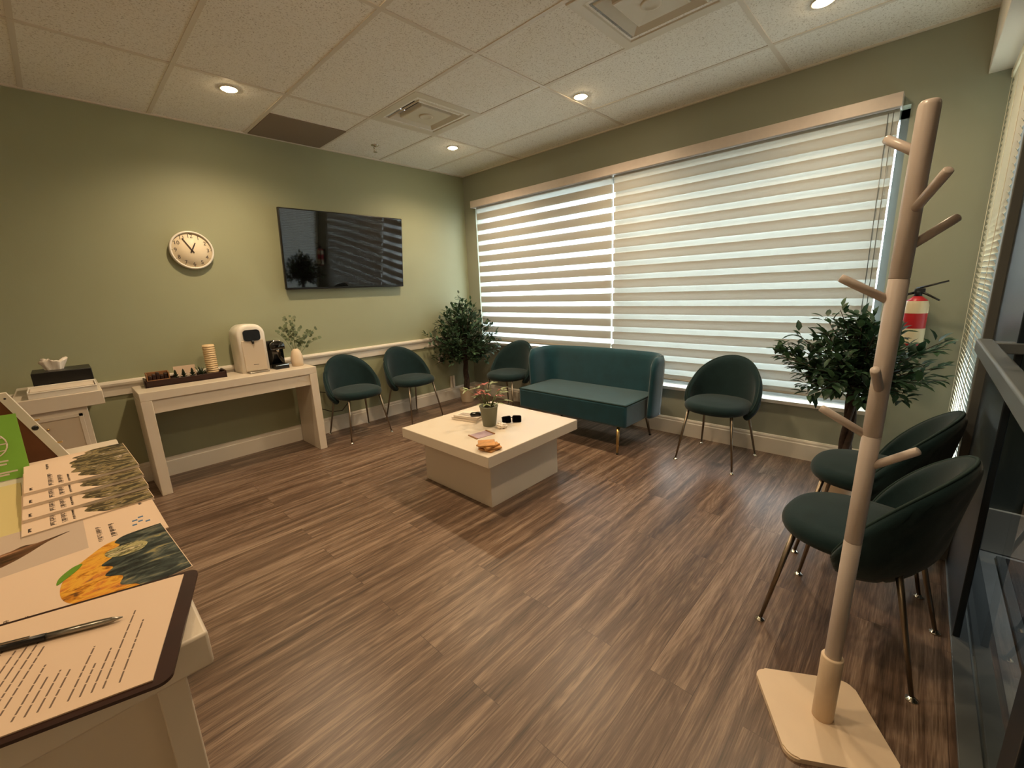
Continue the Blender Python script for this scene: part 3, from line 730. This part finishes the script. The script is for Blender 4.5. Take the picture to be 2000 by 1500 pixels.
for i in range(15):
    b = MB(); b.lathe([(.0385, .0), (.0415, .0), (.0425, .003), (.0415, .0062), (.0395, .007), (.0385, .0158), (.037, .0165), (.034, .0135), (.0, .0135)], n=28, cap0=False, cap1=False)
    lab = 'cream lid inside the tall stack of cup lids on the tray' if 0 < i < 14 else ('bottom cream lid of the tall stack on the brown tray' if i == 0 else 'topmost cream lid of the tall stack on the brown tray')
    tag(b.build('cup_lid', M['cup'], None, (cx, cy, TT+i*.0166)), lab, 'cup lid', 'stacked cup lids')

def dispenser():
    t = thing('water_dispenser', 'tall white rounded water dispenser with black display on the console table', 'water dispenser', (-2.600, -.15, CZ), math.radians(3))
    def arch(w, h, r, y, n=10):
        pts = [(-w/2, 0)]
        pts += [(-w/2+r-r*math.cos(PI/2*k/n), h-r+r*math.sin(PI/2*k/n)) for k in range(n+1)]
        pts += [(w/2-r+r*math.sin(PI/2*k/n), h-r+r*math.cos(PI/2*k/n)) for k in range(n+1)]
        pts += [(w/2, 0)]
        return [Vector((x, y, z)) for x, z in pts]
    b = MB(); b.ring_surface([arch(.19, .375, .07, .105), arch(.205, .392, .085, .095), arch(.210, .395, .085, -.085), arch(.200, .388, .083, -.098), arch(.170, .365, .075, -.1)], cap1=True, smooth=True); b.build('body', M['plastic_white'], t)
    b = MB(); b.box(-.082, .082, -.106, -.098, .012, .265, .004); b.build('front_panel', M['plastic_cream'], t)
    M4 = Matrix.Translation((.0, -.106, .305)) @ Matrix.Rotation(PI/2, 4, 'X')
    b = MB(); b.poly_prism(rrect(.125, .090, .026), -.006, .006, M4=M4); b.build('display', M['black'], t)
    b = MB(); b.tube([(0, -.108, .262), (0, -.110, .235)], [.012, .008], 12); b.build('spout', M['black'], t)
    b = MB(); b.box(-.075, .075, -.165, -.10, .0, .012, .004); b.build('drip_tray', M['steel'], t)
    b = MB(); b.box(-.02, .02, -.1072, -.1058, .062, .066); b.build('logo', M['ink'], t)
dispenser()
def capsule():
    t = thing('coffee_machine', 'small glossy black capsule coffee machine next to the white dispenser', 'coffee machine', (-2.412, -.17, CZ), math.radians(3))
    def prof(w, y, h, r=.03):
        return [Vector((x, y, z)) for x, z in [(-w/2, 0)]+[(-w/2+r-r*math.cos(PI/2*k/6), h-r+r*math.sin(PI/2*k/6)) for k in range(7)]+[(w/2-r+r*math.sin(PI/2*k/6), h-r+r*math.cos(PI/2*k/6)) for k in range(7)]+[(w/2, 0)]]
    b = MB(); b.ring_surface([prof(.105, .11, .21), prof(.118, .09, .235), prof(.118, -.02, .235)]); b.build('body', M['black_gloss'], t)
    b = MB(); b.ring_surface([[v+Vector((0, 0, .0)) for v in prof(.112, -.02, .232)], prof(.112, -.075, .228), prof(.10, -.085, .215)]); b.bm.verts.ensure_lookup_table()
    for v in b.bm.verts: v.co.z = max(v.co.z, .165)
    b.build('head', M['black_gloss'], t)
    b = MB(); b.tube([(-.052, -.06, .168), (-.05, -.06, .215), (-.02, -.062, .238), (.02, -.062, .238), (.05, -.06, .215), (.052, -.06, .168)], .004, 8); b.build('lever', M['chrome'], t)
    b = MB(); b.tube([(0, -.055, .17), (0, -.055, .14)], [.014, .009], 12); b.build('spout', M['chrome'], t)
    b = MB(); b.box(-.055, .055, -.115, -.02, 0, .038, .004); b.build('drip_tray', M['black'], t)
    b = MB(); b.box(-.052, .052, -.1165, -.114, .030, .036); b.build('tray_trim', M['chrome'], t)
capsule()
def vase():
    t = thing('vase', 'white rounded vase at the end of the console table holding eucalyptus', 'vase', (-2.268, -.24, CZ))
    b = MB(); b.lathe([(.040, 0), (.046, .004), (.050, .04), (.048, .09), (.036, .130), (.020, .150), (.016, .152), (.012, .148), (.010, .12)], n=26, cap1=False); b.build('body', M['pot_cream'], t)
    e = thing('eucalyptus', 'sprigs of round-leaved eucalyptus standing in the white vase', 'plant', (-2.268, -.24, CZ+.13))
    rnd = random.Random(11); st, lf = MB(), MB()
    tips = ((-.055, .04, .30), (.02, .03, .29), (.19, .02, .17), (.12, -.03, .16), (-.12, .02, .17), (-.01, -.02, .22), (.07, .05, .20), (.20, -.03, .09), (-.06, .05, .21), (.10, .05, .11))
    for tx, ty, tz in tips:
        p0 = Vector((0, 0, -.10)); p2 = Vector((tx, ty, tz)); pm = Vector((tx*.3, ty*.3, tz*.6)); pts = []
        for k in range(9):
            u = k/8; pts.append(p0*(1-u)**2+pm*2*u*(1-u)+p2*u*u)
        st.tube(pts, .0016, 5)
        for k in range(4, 9):
            for sd in (-1, 1):
                d = Vector((rnd.uniform(-1, 1), rnd.uniform(-1, .3), rnd.uniform(-.2, .8))).normalized()
                n = Vector((rnd.uniform(-.6, .6), -1, rnd.uniform(-.2, .9))).normalized(); a_ = n.orthogonal().normalized(); c_ = n.cross(a_); R_ = rnd.uniform(.011, .018)
                ctr = pts[k]+d*.02
                vs = [lf.bm.verts.new(ctr+(a_*math.cos(2*PI*q/9)+c_*math.sin(2*PI*q/9)*.85)*R_) for q in range(9)]; lf.bm.faces.new(vs)
    st.build('stem', M['stem'], e); lf.build('leaves', M['euc'], e, fix=False)
vase()

# ================================================================== WALL ITEMS
def tv():
    wd, hg = 1.21, .690; tilt = math.radians(7)
    t = thing('television', 'large black flat television mounted on the green wall', 'television', (-1.598, -.095, 1.755), rot=(tilt, 0, 0))
    b = MB(); b.box(-wd/2, wd/2, -.006, .03, -hg/2, hg/2, .006); b.build('casing', M['black'], t)
    b = MB(); b.box(-wd/2+.009, wd/2-.009, -.0075, -.005, -hg/2+.018, hg/2-.009); b.build('screen', M['screen'], t)
    b = MB(); b.box(-.22, .22, .03, .045, -.30, .10); b.box(-.16, .16, .045, .055, -.28, -.10); b.build('wall_bracket', M['black'], t)
tv()
def clock():
    R = .142
    t = thing('wall_clock', 'round white wall clock showing five to one on the green wall', 'clock', (-2.838, -.004, 1.733), rot=(PI/2, 0, 0))
    b = MB(); b.lathe([(R-.004, 0), (R, .004), (R, .034), (R-.006, .040), (R-.013, .038), (R-.014, .026)], n=56, cap1=False); b.build('case', M['plastic_white'], t)
    b = MB(); b.lathe([(R-.013, .024), (R-.013, .027), (.001, .0272)], n=56); b.build('dial', M['dial'], t)
    b = MB()
    for i in range(1, 13):
        a = PI/2-i*PI/6; me = text_mesh(str(i), .040); b.mesh(me, Matrix.Translation((.104*math.cos(a), .104*math.sin(a), .0282))); bpy.data.meshes.remove(me)
    b.build('numerals', M['ink'], t)
    b = MB()
    for i in range(12):
        a = i*PI/6; b.box(.121, .127, -.0012, .0012, .0275, .0285, M4=Matrix.Rotation(a, 4, 'Z'))
    b.build('minute_marks', M['ink'], t)
    def hand(nm, L, w, ang, z, tail):
        b = MB(); b.poly_prism([(-w/2, -tail), (w/2, -tail), (w*.35, L), (-w*.35, L)], z, z+.0012, M4=Matrix.Rotation(-ang, 4, 'Z')); b.build(nm, M['ink'], t)
    hand('hour_hand', .062, .010, math.radians(27), .0300, .02); hand('minute_hand', .100, .008, math.radians(330), .0315, .022)
    b = MB(); b.lathe([(.007, .029), (.006, .035)], n=14); b.build('hub', M['ink'], t)
clock()
t = thing('wall_outlet', 'small wall outlet with a black plug beside the corner ficus', 'outlet', (-.535, -.0, .545))
b = MB(); b.box(-.036, .036, -.007, 0, -.058, .058, .003); b.build('cover_plate', M['white_trim'], t)
b = MB(); b.box(-.014, .026, -.048, -.007, -.045, .008, .005); b.build('plug', M['black'], t)
for xx in (-.405, -.365):
    b = MB(); b.box(xx-.012, xx+.012, -.03, -.006, .152, .30, .004)
    # two short white covers just above the baseboard in the corner
    tag(b.build('cable_cover', M['white_trim']), 'short white upright cable cover above baseboard, ' + ('farther from' if xx < -.39 else 'nearer to') + ' the ficus trunk', 'cable cover')
def cable():
    b = MB(); pts = []
    for p in ((-2.15, -.03, .47), (-2.08, -.03, .45), (-2.02, -.04, .43), (-1.98, -.06, .42)): pts.append(p)
    b.tube(pts, .004, 6)
    b.tube([(-2.17, -.03, .30), (-2.05, -.05, .27), (-1.95, -.08, .22), (-1.86, -.09, .215), (-1.78, -.06, .27), (-1.74, -.03, .33)], .004, 6)
    b.tube([(-1.74, -.03, .33), (-1.735, -.02, .345)], .008, 8)
    tag(b.build('power_cord', M['black']), 'black power cord looping behind the chair beside the console', 'cord')
cable()
def extinguisher():
    t = thing('fire_extinguisher', 'red fire extinguisher with cream labels on the wall behind the leafy plant', 'fire extinguisher', (-.09, -4.175, .90))
    b = MB(); b.lathe([(.050, 0), (.056, .012), (.056, .24), (.048, .275), (.024, .295), (.018, .30)], n=28); b.build('cylinder', M['red'], t)
    b = MB(); b.lathe([(.0568, .02), (.0568, .11)], n=28, cap0=False, cap1=False); b.build('label', M['label'], t)
    b = MB(); b.lathe([(.0568, .20), (.0568, .245), (.050, .272)], n=28, cap0=False, cap1=False); b.build('label', M['label'], t)
    b = MB(); b.lathe([(.018, .295), (.02, .33), (.014, .335)], n=16); b.box(-.018, .018, -.03, .02, .318, .345, .004); b.build('valve', M['alu_dark'], t)
    b = MB(); b.tube([(0, .01, .345), (-.02, -.04, .360), (-.04, -.12, .385)], [.007, .006, .005], 8); b.tube([(0, .0, .33), (-.02, -.04, .31), (-.04, -.095, .275)], [.007, .006, .005], 8); b.build('handle', M['black'], t)
    b = MB(); b.tube([(0, .02, .32), (-.02, .05, .31), (-.03, .07, .25), (-.02, .068, .10), (-.01, .066, .05)], .008, 8); b.build('hose', M['black'], t)
    b = MB(); b.box(.05, .088, -.02, .02, .05, .30); b.build('wall_bracket', M['alu_dark'], t)
extinguisher()

# ================================================================== COAT STAND
def rack():
    base = Vector((-2.262, -4.124, 0))
    t = thing('coat_stand', 'beige wooden tree-shaped coat stand with pegs beside the velvet chairs', 'coat stand', base)
    ang = math.atan2(-.244, .132)
    b = MB(); b.poly_prism([(x, y) for x, y in rrect(.292, .300, .035, 8)], 0, .016, M4=Matrix.Rotation(ang+.03, 4, 'Z')); bmesh.ops.bevel(b.bm, geom=[e for e in b.bm.edges if abs(e.verts[0].co.z-e.verts[1].co.z) < 1e-5 and e.verts[0].co.z > .01], offset=.004, segments=2, affect='EDGES'); b.build('base', M['rack_base'], t)
    b0 = Vector((.002, -.003, .016)); b1 = Vector((.028, -.030, 1.735)); ax = lambda z: b0+(b1-b0)*((z-.016)/1.719)
    dr = (b1-b0).normalized(); Q = dr.to_track_quat('Z', 'Y').to_matrix().to_4x4()
    b = MB(); b.lathe([(.028, 0), (.028, .218), (.026, .222), (.0215, .222)], M4=Matrix.Translation(b0) @ Q, n=32); b.build('socket', M['rack_base'], t)
    cuts = [.22, .62, .93, 1.33, 1.715]
    r = .0205
    for i, (a, c) in enumerate(zip(cuts[:-1], cuts[1:])):
        L_ = c-a; prof = [(r-.0012, 0), (r, .0015), (r, L_-.0015), (r-.0012, L_)]
        if i == 3: prof = [(r-.0012, 0), (r, .0015), (r, L_-.012), (r*.92, L_-.004), (r*.75, L_), (.001, L_+.001)]
        b = MB(); b.lathe(prof, M4=Matrix.Translation(ax(a)) @ Q, n=32); b.build('pole_section', M['rack'], t)
    for z, d in ((1.606, (.081, .071, .063)), (1.477, (-.087, -.052, .073)), (1.397, (.065, -.083, .068)), (1.272, (-.012, .113, .066)), (1.05, (-.102, .010, .072)), (.923, (.003, .116, .064)), (.839, (-.023, -.094, .079))):
        p = ax(z); d = Vector(d); u = d.normalized()
        b = MB(); b.tube([p+u*.01, p+d*.9, p+d*.985, p+d], [.0105, .0105, .0100, .0078], 16); b.build('peg', M['rack'], t)
rack()

# ================================================================== PLANTS
def ficus(name, label, loc, pot, trunk_h, crown, nb, per, L, mleaf, seed, lim, stems=3, droop=.3, extra=()):
    t = thing(name, label, 'plant', loc); rnd = random.Random(seed)
    r, h = pot
    b = MB(); b.lathe([(r*.80, 0), (r*.84, .006), (r, h-.01), (r*1.03, h-.006), (r*1.03, h), (r*.93, h), (r*.90, h-.03), (.001, h-.03)], n=32, cap1=False); b.build('pot', M['pot_cream'], t)
    b = MB(); b.lathe([(r*.91, h-.035), (r*.5, h-.018), (.001, h-.016)], n=20, cap0=False, cap1=False); b.build('soil', M['soil'], t)
    b = MB()
    for k in range(stems):
        pts = []
        for i in range(15):
            u = i/14; a = 2*PI*k/stems+u*5.5; q = .020*(1-.3*u); pts.append((q*math.cos(a), q*math.sin(a), h-.03+u*(trunk_h-h+.03)))
        b.tube(pts, [.020-.006*i/14 for i in range(15)], 8)
    b.build('trunk', M['trunk'], t)
    tw, lf = MB(), MB()
    zlo, zhi, rad = crown
    ends = []
    for i in range(nb):
        a = i*2.39996+rnd.uniform(-.3, .3); u = (i+.5)/nb
        zt = zlo+(zhi-zlo)*u
        # wide in the lower middle, narrow at the tip
        rr = rad*(math.sin(PI*min(1, (.16+u*.84)))**.75)*(1-.25*u)*rnd.uniform(.75, 1.08)
        ends.append(Vector((rr*math.cos(a), rr*math.sin(a), zt)))
    ends += [Vector(e) for e in extra]
    for e in ends:
        s0 = Vector((0, 0, min(trunk_h-.02, max(trunk_h-.15, e.z-.35))))
        for ax_, lo, hi in ((0, lim[0], lim[1]), (1, lim[2], lim[3])):
            e[ax_] = min(max(e[ax_], lo), hi)
        mid = s0.lerp(e, .5)+Vector((0, 0, .06)); pts = []
        for k in range(8):
            v = k/7; p = s0*(1-v)**2+mid*2*v*(1-v)+e*v*v; pts.append(p)
        tw.tube(pts, [.005-.0036*k/7 for k in range(8)], 5)
        for k in range(per):
            v = .28+.72*k/(per-1); p = s0*(1-v)**2+mid*2*v*(1-v)+e*v*v
            tg = (e-s0).normalized(); rv = Vector((rnd.uniform(-1, 1), rnd.uniform(-1, 1), rnd.uniform(-.6, .9)))
            d = (tg*.6+rv).normalized(); Lf = L*rnd.uniform(.7, 1.15)
            p = p+rv*.02; q = p+d*Lf
            if not (lim[0] < q.x < lim[1] and lim[2] < q.y < lim[3]): d = Vector((-d.x, -d.y, d.z))
            q = p+d*Lf
            if lim[0] < q.x < lim[1] and lim[2] < q.y < lim[3]: leaf(lf, p, d, Lf, Lf*.46, droop)
    tw.build('branch', M['trunk'], t); lf.build('foliage', mleaf, t, fix=False)
ficus('ficus_tree', 'bushy ficus tree in a cream pot in the room corner', (-.345, -.245, 0), (.092, .165), .66, (.50, 1.22, .50), 90, 30, .064, M['leaf'], 5, (-.62, .235, -.62, .225), extra=((-.03, 0, 1.29), (.10, -.05, 1.22), (-.16, 0, 1.12)))
ficus('ficus_tree', 'broad-leaved bushy plant behind the two velvet chairs, beneath the fire extinguisher', (-.50, -3.965, 0), (.105, .19), .80, (.64, 1.12, .40), 60, 24, .074, M['leaf2'], 9, (-.55, .40, -.42, .55), droop=.4,
      extra=((-.05, .42, .88), (-.05, .40, .86), (-.03, .41, .90), (0, .36, .94), (0, .32, 1.0), (.05, -.36, .96), (.1, -.38, .76), (.1, -.36, .98), (0, .30, .78), (.0, .33, .84), (0, .18, 1.10), (-.1, .1, 1.15)))

# ================================================================== PEDESTAL WITH TISSUE BOX
PZ = .845
t = thing('display_cabinet', 'narrow white pedestal cabinet with inset panel, beyond the reception counter', 'cabinet', (-3.72, -.33, 0))
b = MB(); b.box(-.16, .09, -.29, .29, 0, PZ-.085, .003); b.build('body', M['white_lam'], t)
b = MB(); b.box(-.20, .172, -.31, .31, PZ-.085, PZ, .004); b.build('top', M['white_lam'], t)
b = MB(); b.box(-.14, .055, -.293, -.289, .06, PZ-.13, .001); b.build('panel', M['plastic_cream'], t)
b = MB()
for z0, z1 in ((.05, .07), (PZ-.14, PZ-.12)): b.box(-.15, .065, -.298, -.289, z0, z1, .002)
for x0, x1 in ((-.15, -.13), (.045, .065)): b.box(x0, x1, -.298, -.289, .05, PZ-.12, .002)
b.build('panel_frame', M['white_lam'], t)
b = MB(); b.lathe([(.005, 0), (.007, .005), (.003, .01)], n=12, M4=Matrix.Translation((-.09, -.298, .66)) @ Matrix.Rotation(PI/2, 4, 'X')); b.build('knob', M['brass'], t)
t = thing('letter_tray', 'white letter tray in front of the black tissue box', 'tray', (-3.715, -.535, PZ))
b = MB(); b.box(-.135, .150, -.085, .085, 0, .006); b.box(-.135, .150, .079, .085, 0, .05, .002); b.box(-.135, -.129, -.085, .085, 0, .045, .002); b.box(.144, .150, -.085, .085, 0, .045, .002); b.build('tray', M['plastic_white'], t)
b = MB(); b.box(-.135, .150, -.092, -.086, 0, .032, .002); b.box(-.135, .150, -.096, -.088, .030, .036, .002); b.build('front_lip', M['plastic_white'], t)
b = MB(); b.box(-.125, .140, -.08, .075, .006, .040, .001)
tag(b.build('paper_stack', M['paper_white'], None, (-3.715, -.535, PZ)), 'stack of white paper filling the letter tray', 'paper')
t = thing('tissue_box', 'black tissue box with a white tissue pulled up, on the white pedestal', 'tissue box', (-3.695, -.315, PZ), 0)
b = MB(); b.box(-.130, .130, -.125, .125, 0, .122, .004); b.build('box', M['black'], t)
b = MB()
rings = []
rnd = random.Random(4)
for k in range(9):
    u = k/8; ring = []
    for i in range(40):
        a = 2*PI*i/40; rr = (.030+.022*u)*(1+.16*math.sin(5*a+2*u)+.10*math.sin(11*a+1)); zz = .118+.072*u*(1+.16*math.sin(3*a+1)+.08*math.sin(9*a))
        if k == 8: rr *= .45; zz -= .03
        ring.append(Vector((-.03+rr*math.cos(a)*1.15, rr*math.sin(a)*.6, zz)))
    rings.append(ring)
b.ring_surface(rings, cap1=True); b.build('tissue', M['tissue'], t)

# ================================================================== RECEPTION COUNTER
KZ = .92
t = thing('reception_counter', 'white reception counter covered with magazines, in the near corner', 'counter', (-3.595, -3.56, 0))
b = MB(); b.box(-1.2, 0, 0, 1.22, KZ-.05, KZ, .004); b.build('countertop', M['white_lam'], t)
b = MB(); b.box(-.062, -.030, .02, 1.20, 0, KZ-.05, .002); b.build('end_panel', M['white_lam'], t)
b = MB(); b.box(-1.2, -.062, .075, .10, 0, KZ-.05); b.build('front_panel', M['white_lam'], t)

def lettering(parent, lines, z, mt, name='lettering'):
    b = MB()
    for x0, x1, y0, y1 in lines: b.box(x0, x1, y0, y1, z, z+.0004)
    return b.build(name, mt, parent)
def words(parent, rows, z, mt, name='lettering'):
    """rows of letter-like marks running along local y: (x, letter height, y0, y1)"""
    b = MB(); rnd = random.Random(len(rows)*7+int(abs(rows[0][0])*1e4))
    for x, hgt, y0, y1 in rows:
        y = y0
        while y < y1:
            w_ = hgt*rnd.uniform(.30, .55); h0 = hgt*rnd.choice((.7, .7, 1.0, 1.0)); st = hgt*.13
            k = rnd.random()
            b.box(x, x+h0, y, y+st, z, z+.0003)
            if k < .7: b.box(x, x+h0*.7, y+w_-st, y+w_, z, z+.0003)
            if k > .3: b.box(x+h0*.7-st, x+h0*.7, y, y+w_, z, z+.0003)
            if k > .55: b.box(x, x+st, y, y+w_, z, z+.0003)
            y += w_+hgt*(.16 if rnd.random() < .82 else .5)
    return b.build(name, mt, parent)
def blob(pts, z0, z1, n=6):
    """closed Catmull-Rom outline as a thin print"""
    out = []; N = len(pts)
    for i in range(N):
        p = [Vector((*pts[(i+k-1) % N], 0)) for k in range(4)]
        for q in range(1 if (p[2]-p[1]).length < .0015 else n):
            t = q/n; v = .5*((2*p[1])+(p[2]-p[0])*t+(2*p[0]-5*p[1]+4*p[2]-p[3])*t*t+(3*p[1]-p[0]-3*p[2]+p[3])*t**3); out.append((v.x, v.y))
    b = MB(); b.poly_prism(out, z0, z1); return b
# fanned food magazines: local x across the cover towards the room, local y towards the green wall
ml = ['lowest food magazine of the fanned pile, its page edges showing', 'second food magazine from the bottom of the fanned pile', 'food magazine just below the top of the fanned pile', 'top food magazine of the fanned pile on the counter']
for i in range(4):
    zt = KZ+.0065*i
    m_ = thing('magazine', ml[i], 'magazine', (-3.684, -2.875+.072*i, zt), math.radians(2.0), 'fanned food magazines')
    b = MB(); b.box(-.098, .098, -.135, .135, .0004, .006); b.build('pages', M['paper_white'], m_)
    b = MB(); b.box(-.0985, .0985, -.1355, .1355, .006, .0064); b.box(-.0985, .0985, -.1355, .1355, 0, .0004); b.build('cover', M['paper'], m_)
    e_ = .006*(i % 2); b = blob([(.030, -.1348), (.0968, -.1348), (.0974, -.1342), (.0974, .1342), (.0968, .1348), (.040, .1350), (.010+e_, .116), (.016, .100), (-.010, .086), (-.002, .064), (-.018, .040), (-.014, .016), (-.024+e_, -.006), (-.010, -.028), (-.020, -.054), (-.004, -.074), (-.010, -.096), (.008, -.118)], .0064, .0066); b.build('cover_photo', M['photo_salad'], m_)
    words(m_, [(-.060, .0085, -.122, -.02), (-.044, .0085, -.122, -.05), (-.028, .004, -.122, -.06), (-.090, .005, -.124, -.105), (-.060, .005, .03, .08)], .0064, M['ink'])
# white brochure with a printed portrait and blue mark
m_ = thing('brochure', 'white brochure with small blue marks, between the food magazines and the golden dish cover', 'brochure', (-3.694, -3.075, KZ), math.radians(1))
b = MB(); b.box(-.112, .110, -.115, .105, 0, .003, .0005); b.build('sheet', M['paper'], m_)
b = MB(); b.poly_prism([(-.112, -.115), (.0, -.115), (.0, .105), (-.112, .105)], .003, .0032); b.build('portrait_background', M['portrait_bg'], m_)
b = blob([(-.112, -.045), (-.094, -.040), (-.074, -.022), (-.050, .006), (-.020, .026), (-.050, .018), (-.066, .016), (-.080, .022), (-.094, .014), (-.112, .004)], .0032, .0034); b.build('portrait_photo', M['photo_hair'], m_)
lettering(m_, [(.064+.010*k, .071+.010*k, -.052+.011*(k % 2), -.046+.011*(k % 2)) for k in range(3)]+[(.066+.010*k, .074+.010*k, -.030+.010*(k % 2), -.024+.010*(k % 2)) for k in range(2)], .003, M['ink_blue'], 'blue_marks')
words(m_, [(.014, .0075, -.075, .0), (.032, .0085, -.07, -.005), (.086, .0065, .055, .085)], .003, M['ink'])
m_ = thing('brochure', 'brochure with a golden dish and dark greens on its cover, partly under the clipboard', 'brochure', (-3.696, -3.275, KZ+.004), math.radians(3))
b = MB(); b.box(-.115, .112, -.115, .105, 0, .003, .0005); b.build('sheet', M['paper'], m_)
b = blob([(.056, -.1142), (.1100, -.1138), (.1106, -.1132), (.1106, .1032), (.1100, .1038), (.060, .1044), (.042, .088), (.046, .068), (.026, .052), (.034, .032), (.016, .012), (.028, -.008), (.016, -.030), (.034, -.052), (.028, -.078), (.044, -.096)], .0032, .0034); b.build('dark_photo', M['photo_dark'], m_)
b = blob([(.028, .058), (.062, .062), (.080, .040), (.066, .018), (.040, .022), (.026, .036)], .0034, .0035); b.build('lettuce_photo', M['lettuce'], m_)
b = blob([(.062, -.100), (.050, -.04), (.046, .03), (.058, .085), (.034, .094), (.006, .066), (-.022, .026), (-.034, -.022), (-.030, -.066), (-.006, -.098), (.03, -.112)], .003, .0032); b.build('dish_photo', M['photo_pasta'], m_)
b = blob([(-.036, .000), (-.026, .010), (-.010, .030), (-.004, .046), (-.016, .044), (-.032, .022)], .0034, .0036); b.build('leaf_print', M['leaf_print'], m_)
words(m_, [(-.108, .010, -.11, -.02), (-.090, .005, -.11, -.05), (-.070, .005, -.11, -.06), (-.056, .004, -.11, -.07)], .003, M['ink'])
# clipboard with the form and a pen
CA = math.radians(-17)
cb = thing('clipboard', 'dark brown clipboard at the near corner of the counter', 'clipboard', (-3.766, -3.470, KZ+.0075), CA)
b = MB(); b.poly_prism(rrect(.33, .235, .014), 0, .004); b.build('board', M['dark_brown'], cb)
b = MB(); b.box(-.150, -.120, -.05, .05, .004, .012, .003); b.build('clip', M['chrome'], cb)
fm = thing('paper_form', 'printed white form clipped on the dark brown clipboard', 'paper', (-3.767, -3.4635, KZ+.0117), CA)
b = MB(); b.box(-.150, .150, -.114, .102, 0, .0016); b.box(-.150, .145, -.110, .106, -.0006, .0); b.build('sheet', M['paper'], fm)
rnd = random.Random(6); lines = []
xx = .118
lens = [.11, .14, .07, .05, .085, .055, .06, .055, .08, .12, .15, .14, .13, .15, .14, .16, .07, .16, .03, .12, .06, .12, .13, .13, .10, .05, .12, .12, .1]
for i, ln in enumerate(lens):
    lines.append((xx-.0008, xx+.0008, -.098, -.098+ln)); xx -= .0095 if i % 4 else .014
b = MB()
for x0, x1, y0, y1 in lines:
    y = y0
    while y < y1:
        w_ = rnd.uniform(.006, .02); b.box(x0, x1, y, min(y+w_, y1), .0016, .0019); y += w_+.0022
b.build('printed_text', M['ink_pale'], fm)
pn = thing('pen', 'grey pen lying across the printed form', 'pen', (-3.735, -3.437, KZ+.0180), rot=(0, PI/2, math.radians(-24)))
b = MB(); b.lathe([(.001, .072), (.0035, .060), (.0042, .045), (.0042, -.005)], n=14); b.build('barrel', M['steel'], pn)
b = MB(); b.lathe([(.0046, -.005), (.0046, -.065), (.0035, -.070)], n=14); b.build('cap', M['black'], pn)
b = MB(); b.box(-.0062, -.0045, -.0012, .0012, -.062, -.02); b.build('pocket_clip', M['steel'], pn)
# pale yellow sheet, green sign, leaning board
b = MB(); b.box(-.10, .10, -.19, .19, 0, .0015); tag(b.build('paper_sheet', M['paper_yellow'], None, (-3.885, -2.80, KZ), (0, 0, .05)), 'pale yellow sheet beside the fanned magazines, under the green card', 'paper')
sg = thing('counter_card', 'green card with white globe symbol standing on the counter', 'card', (-3.842, -2.555, KZ+.0015), rot=(math.radians(-12), 0, math.radians(-3)))
b = MB(); b.box(-.066, .066, -.001, .001, 0, .165); b.build('card', M['green_card'], sg)
b = MB(); R_ = .033; c0 = Vector((.006, -.002, .092))
def arc(rx, ry, a0, a1, cx=0, cz=0, n=20): return [c0+Vector((cx+rx*math.cos(math.radians(a0+(a1-a0)*k/n)), 0, cz+ry*math.sin(math.radians(a0+(a1-a0)*k/n)))) for k in range(n+1)]
for pts in (arc(R_, R_, 0, 360), arc(R_*.5, R_, 0, 360), [c0+Vector((0, 0, -R_)), c0+Vector((0, 0, R_))], [c0+Vector((-R_, 0, 0)), c0+Vector((R_, 0, 0))], [c0+Vector((-R_*.86, 0, R_*.5)), c0+Vector((R_*.86, 0, R_*.5))], [c0+Vector((-R_*.86, 0, -R_*.5)), c0+Vector((R_*.86, 0, -R_*.5))]):
    b.tube(pts, .0016, 5)
b.build('globe_symbol', M['paper_white'], sg)
b = MB()
for x0, x1, z in ((-.02, .022, .150), (-.03, .034, .047), (-.03, .030, .039), (-.045, .045, .018), (-.035, .03, .012)): b.box(x0, x1, -.0016, -.001, z, z+.004)
b.box(-.004, .004, -.0016, -.001, .027, .033); b.build('lettering', M['paper_white'], sg)
bd = thing('display_board', 'brown board with white drilled edge strip leaning behind the green card', 'board', (-3.712, -2.435, KZ+.001))
MX = Matrix.Rotation(PI/2, 4, 'X'); sl = lambda z: -z*.404              # the strip slopes back as it rises
b = MB(); b.poly_prism([(-.33, 0), (-.012, 0), (-.012+sl(.200), .200), (-.33, .200)], -.006, .006, M4=MX); b.build('board', M['wood_brown'], bd)
b = MB(); b.poly_prism([(-.012, 0), (.0095, 0), (.0095+sl(.207), .207), (-.012+sl(.207), .207)], -.009, .009, M4=MX); b.poly_prism([(-.33, .200), (-.012+sl(.2), .200), (-.012+sl(.207), .207), (-.33, .207)], -.009, .009, M4=MX); b.build('edge_strip', M['white_trim'], bd)
for z, r_ in ((.100, .007), (.192, .0025)):
    b = MB(); b.lathe([(r_, .0088), (r_, .0094)], n=16, M4=Matrix.Translation((-.001+sl(z), 0, z)) @ MX); b.build('screw_hole', M['black'], bd)
for z in (.045, .120):
    b = MB(); b.lathe([(.002, 0), (.003, .003), (.0018, .008), (.003, .010)], n=10, M4=Matrix.Translation((.0095+sl(z), 0, z)) @ Matrix.Rotation(PI/2, 4, 'Y')); b.build('hook', M['brass'], bd)
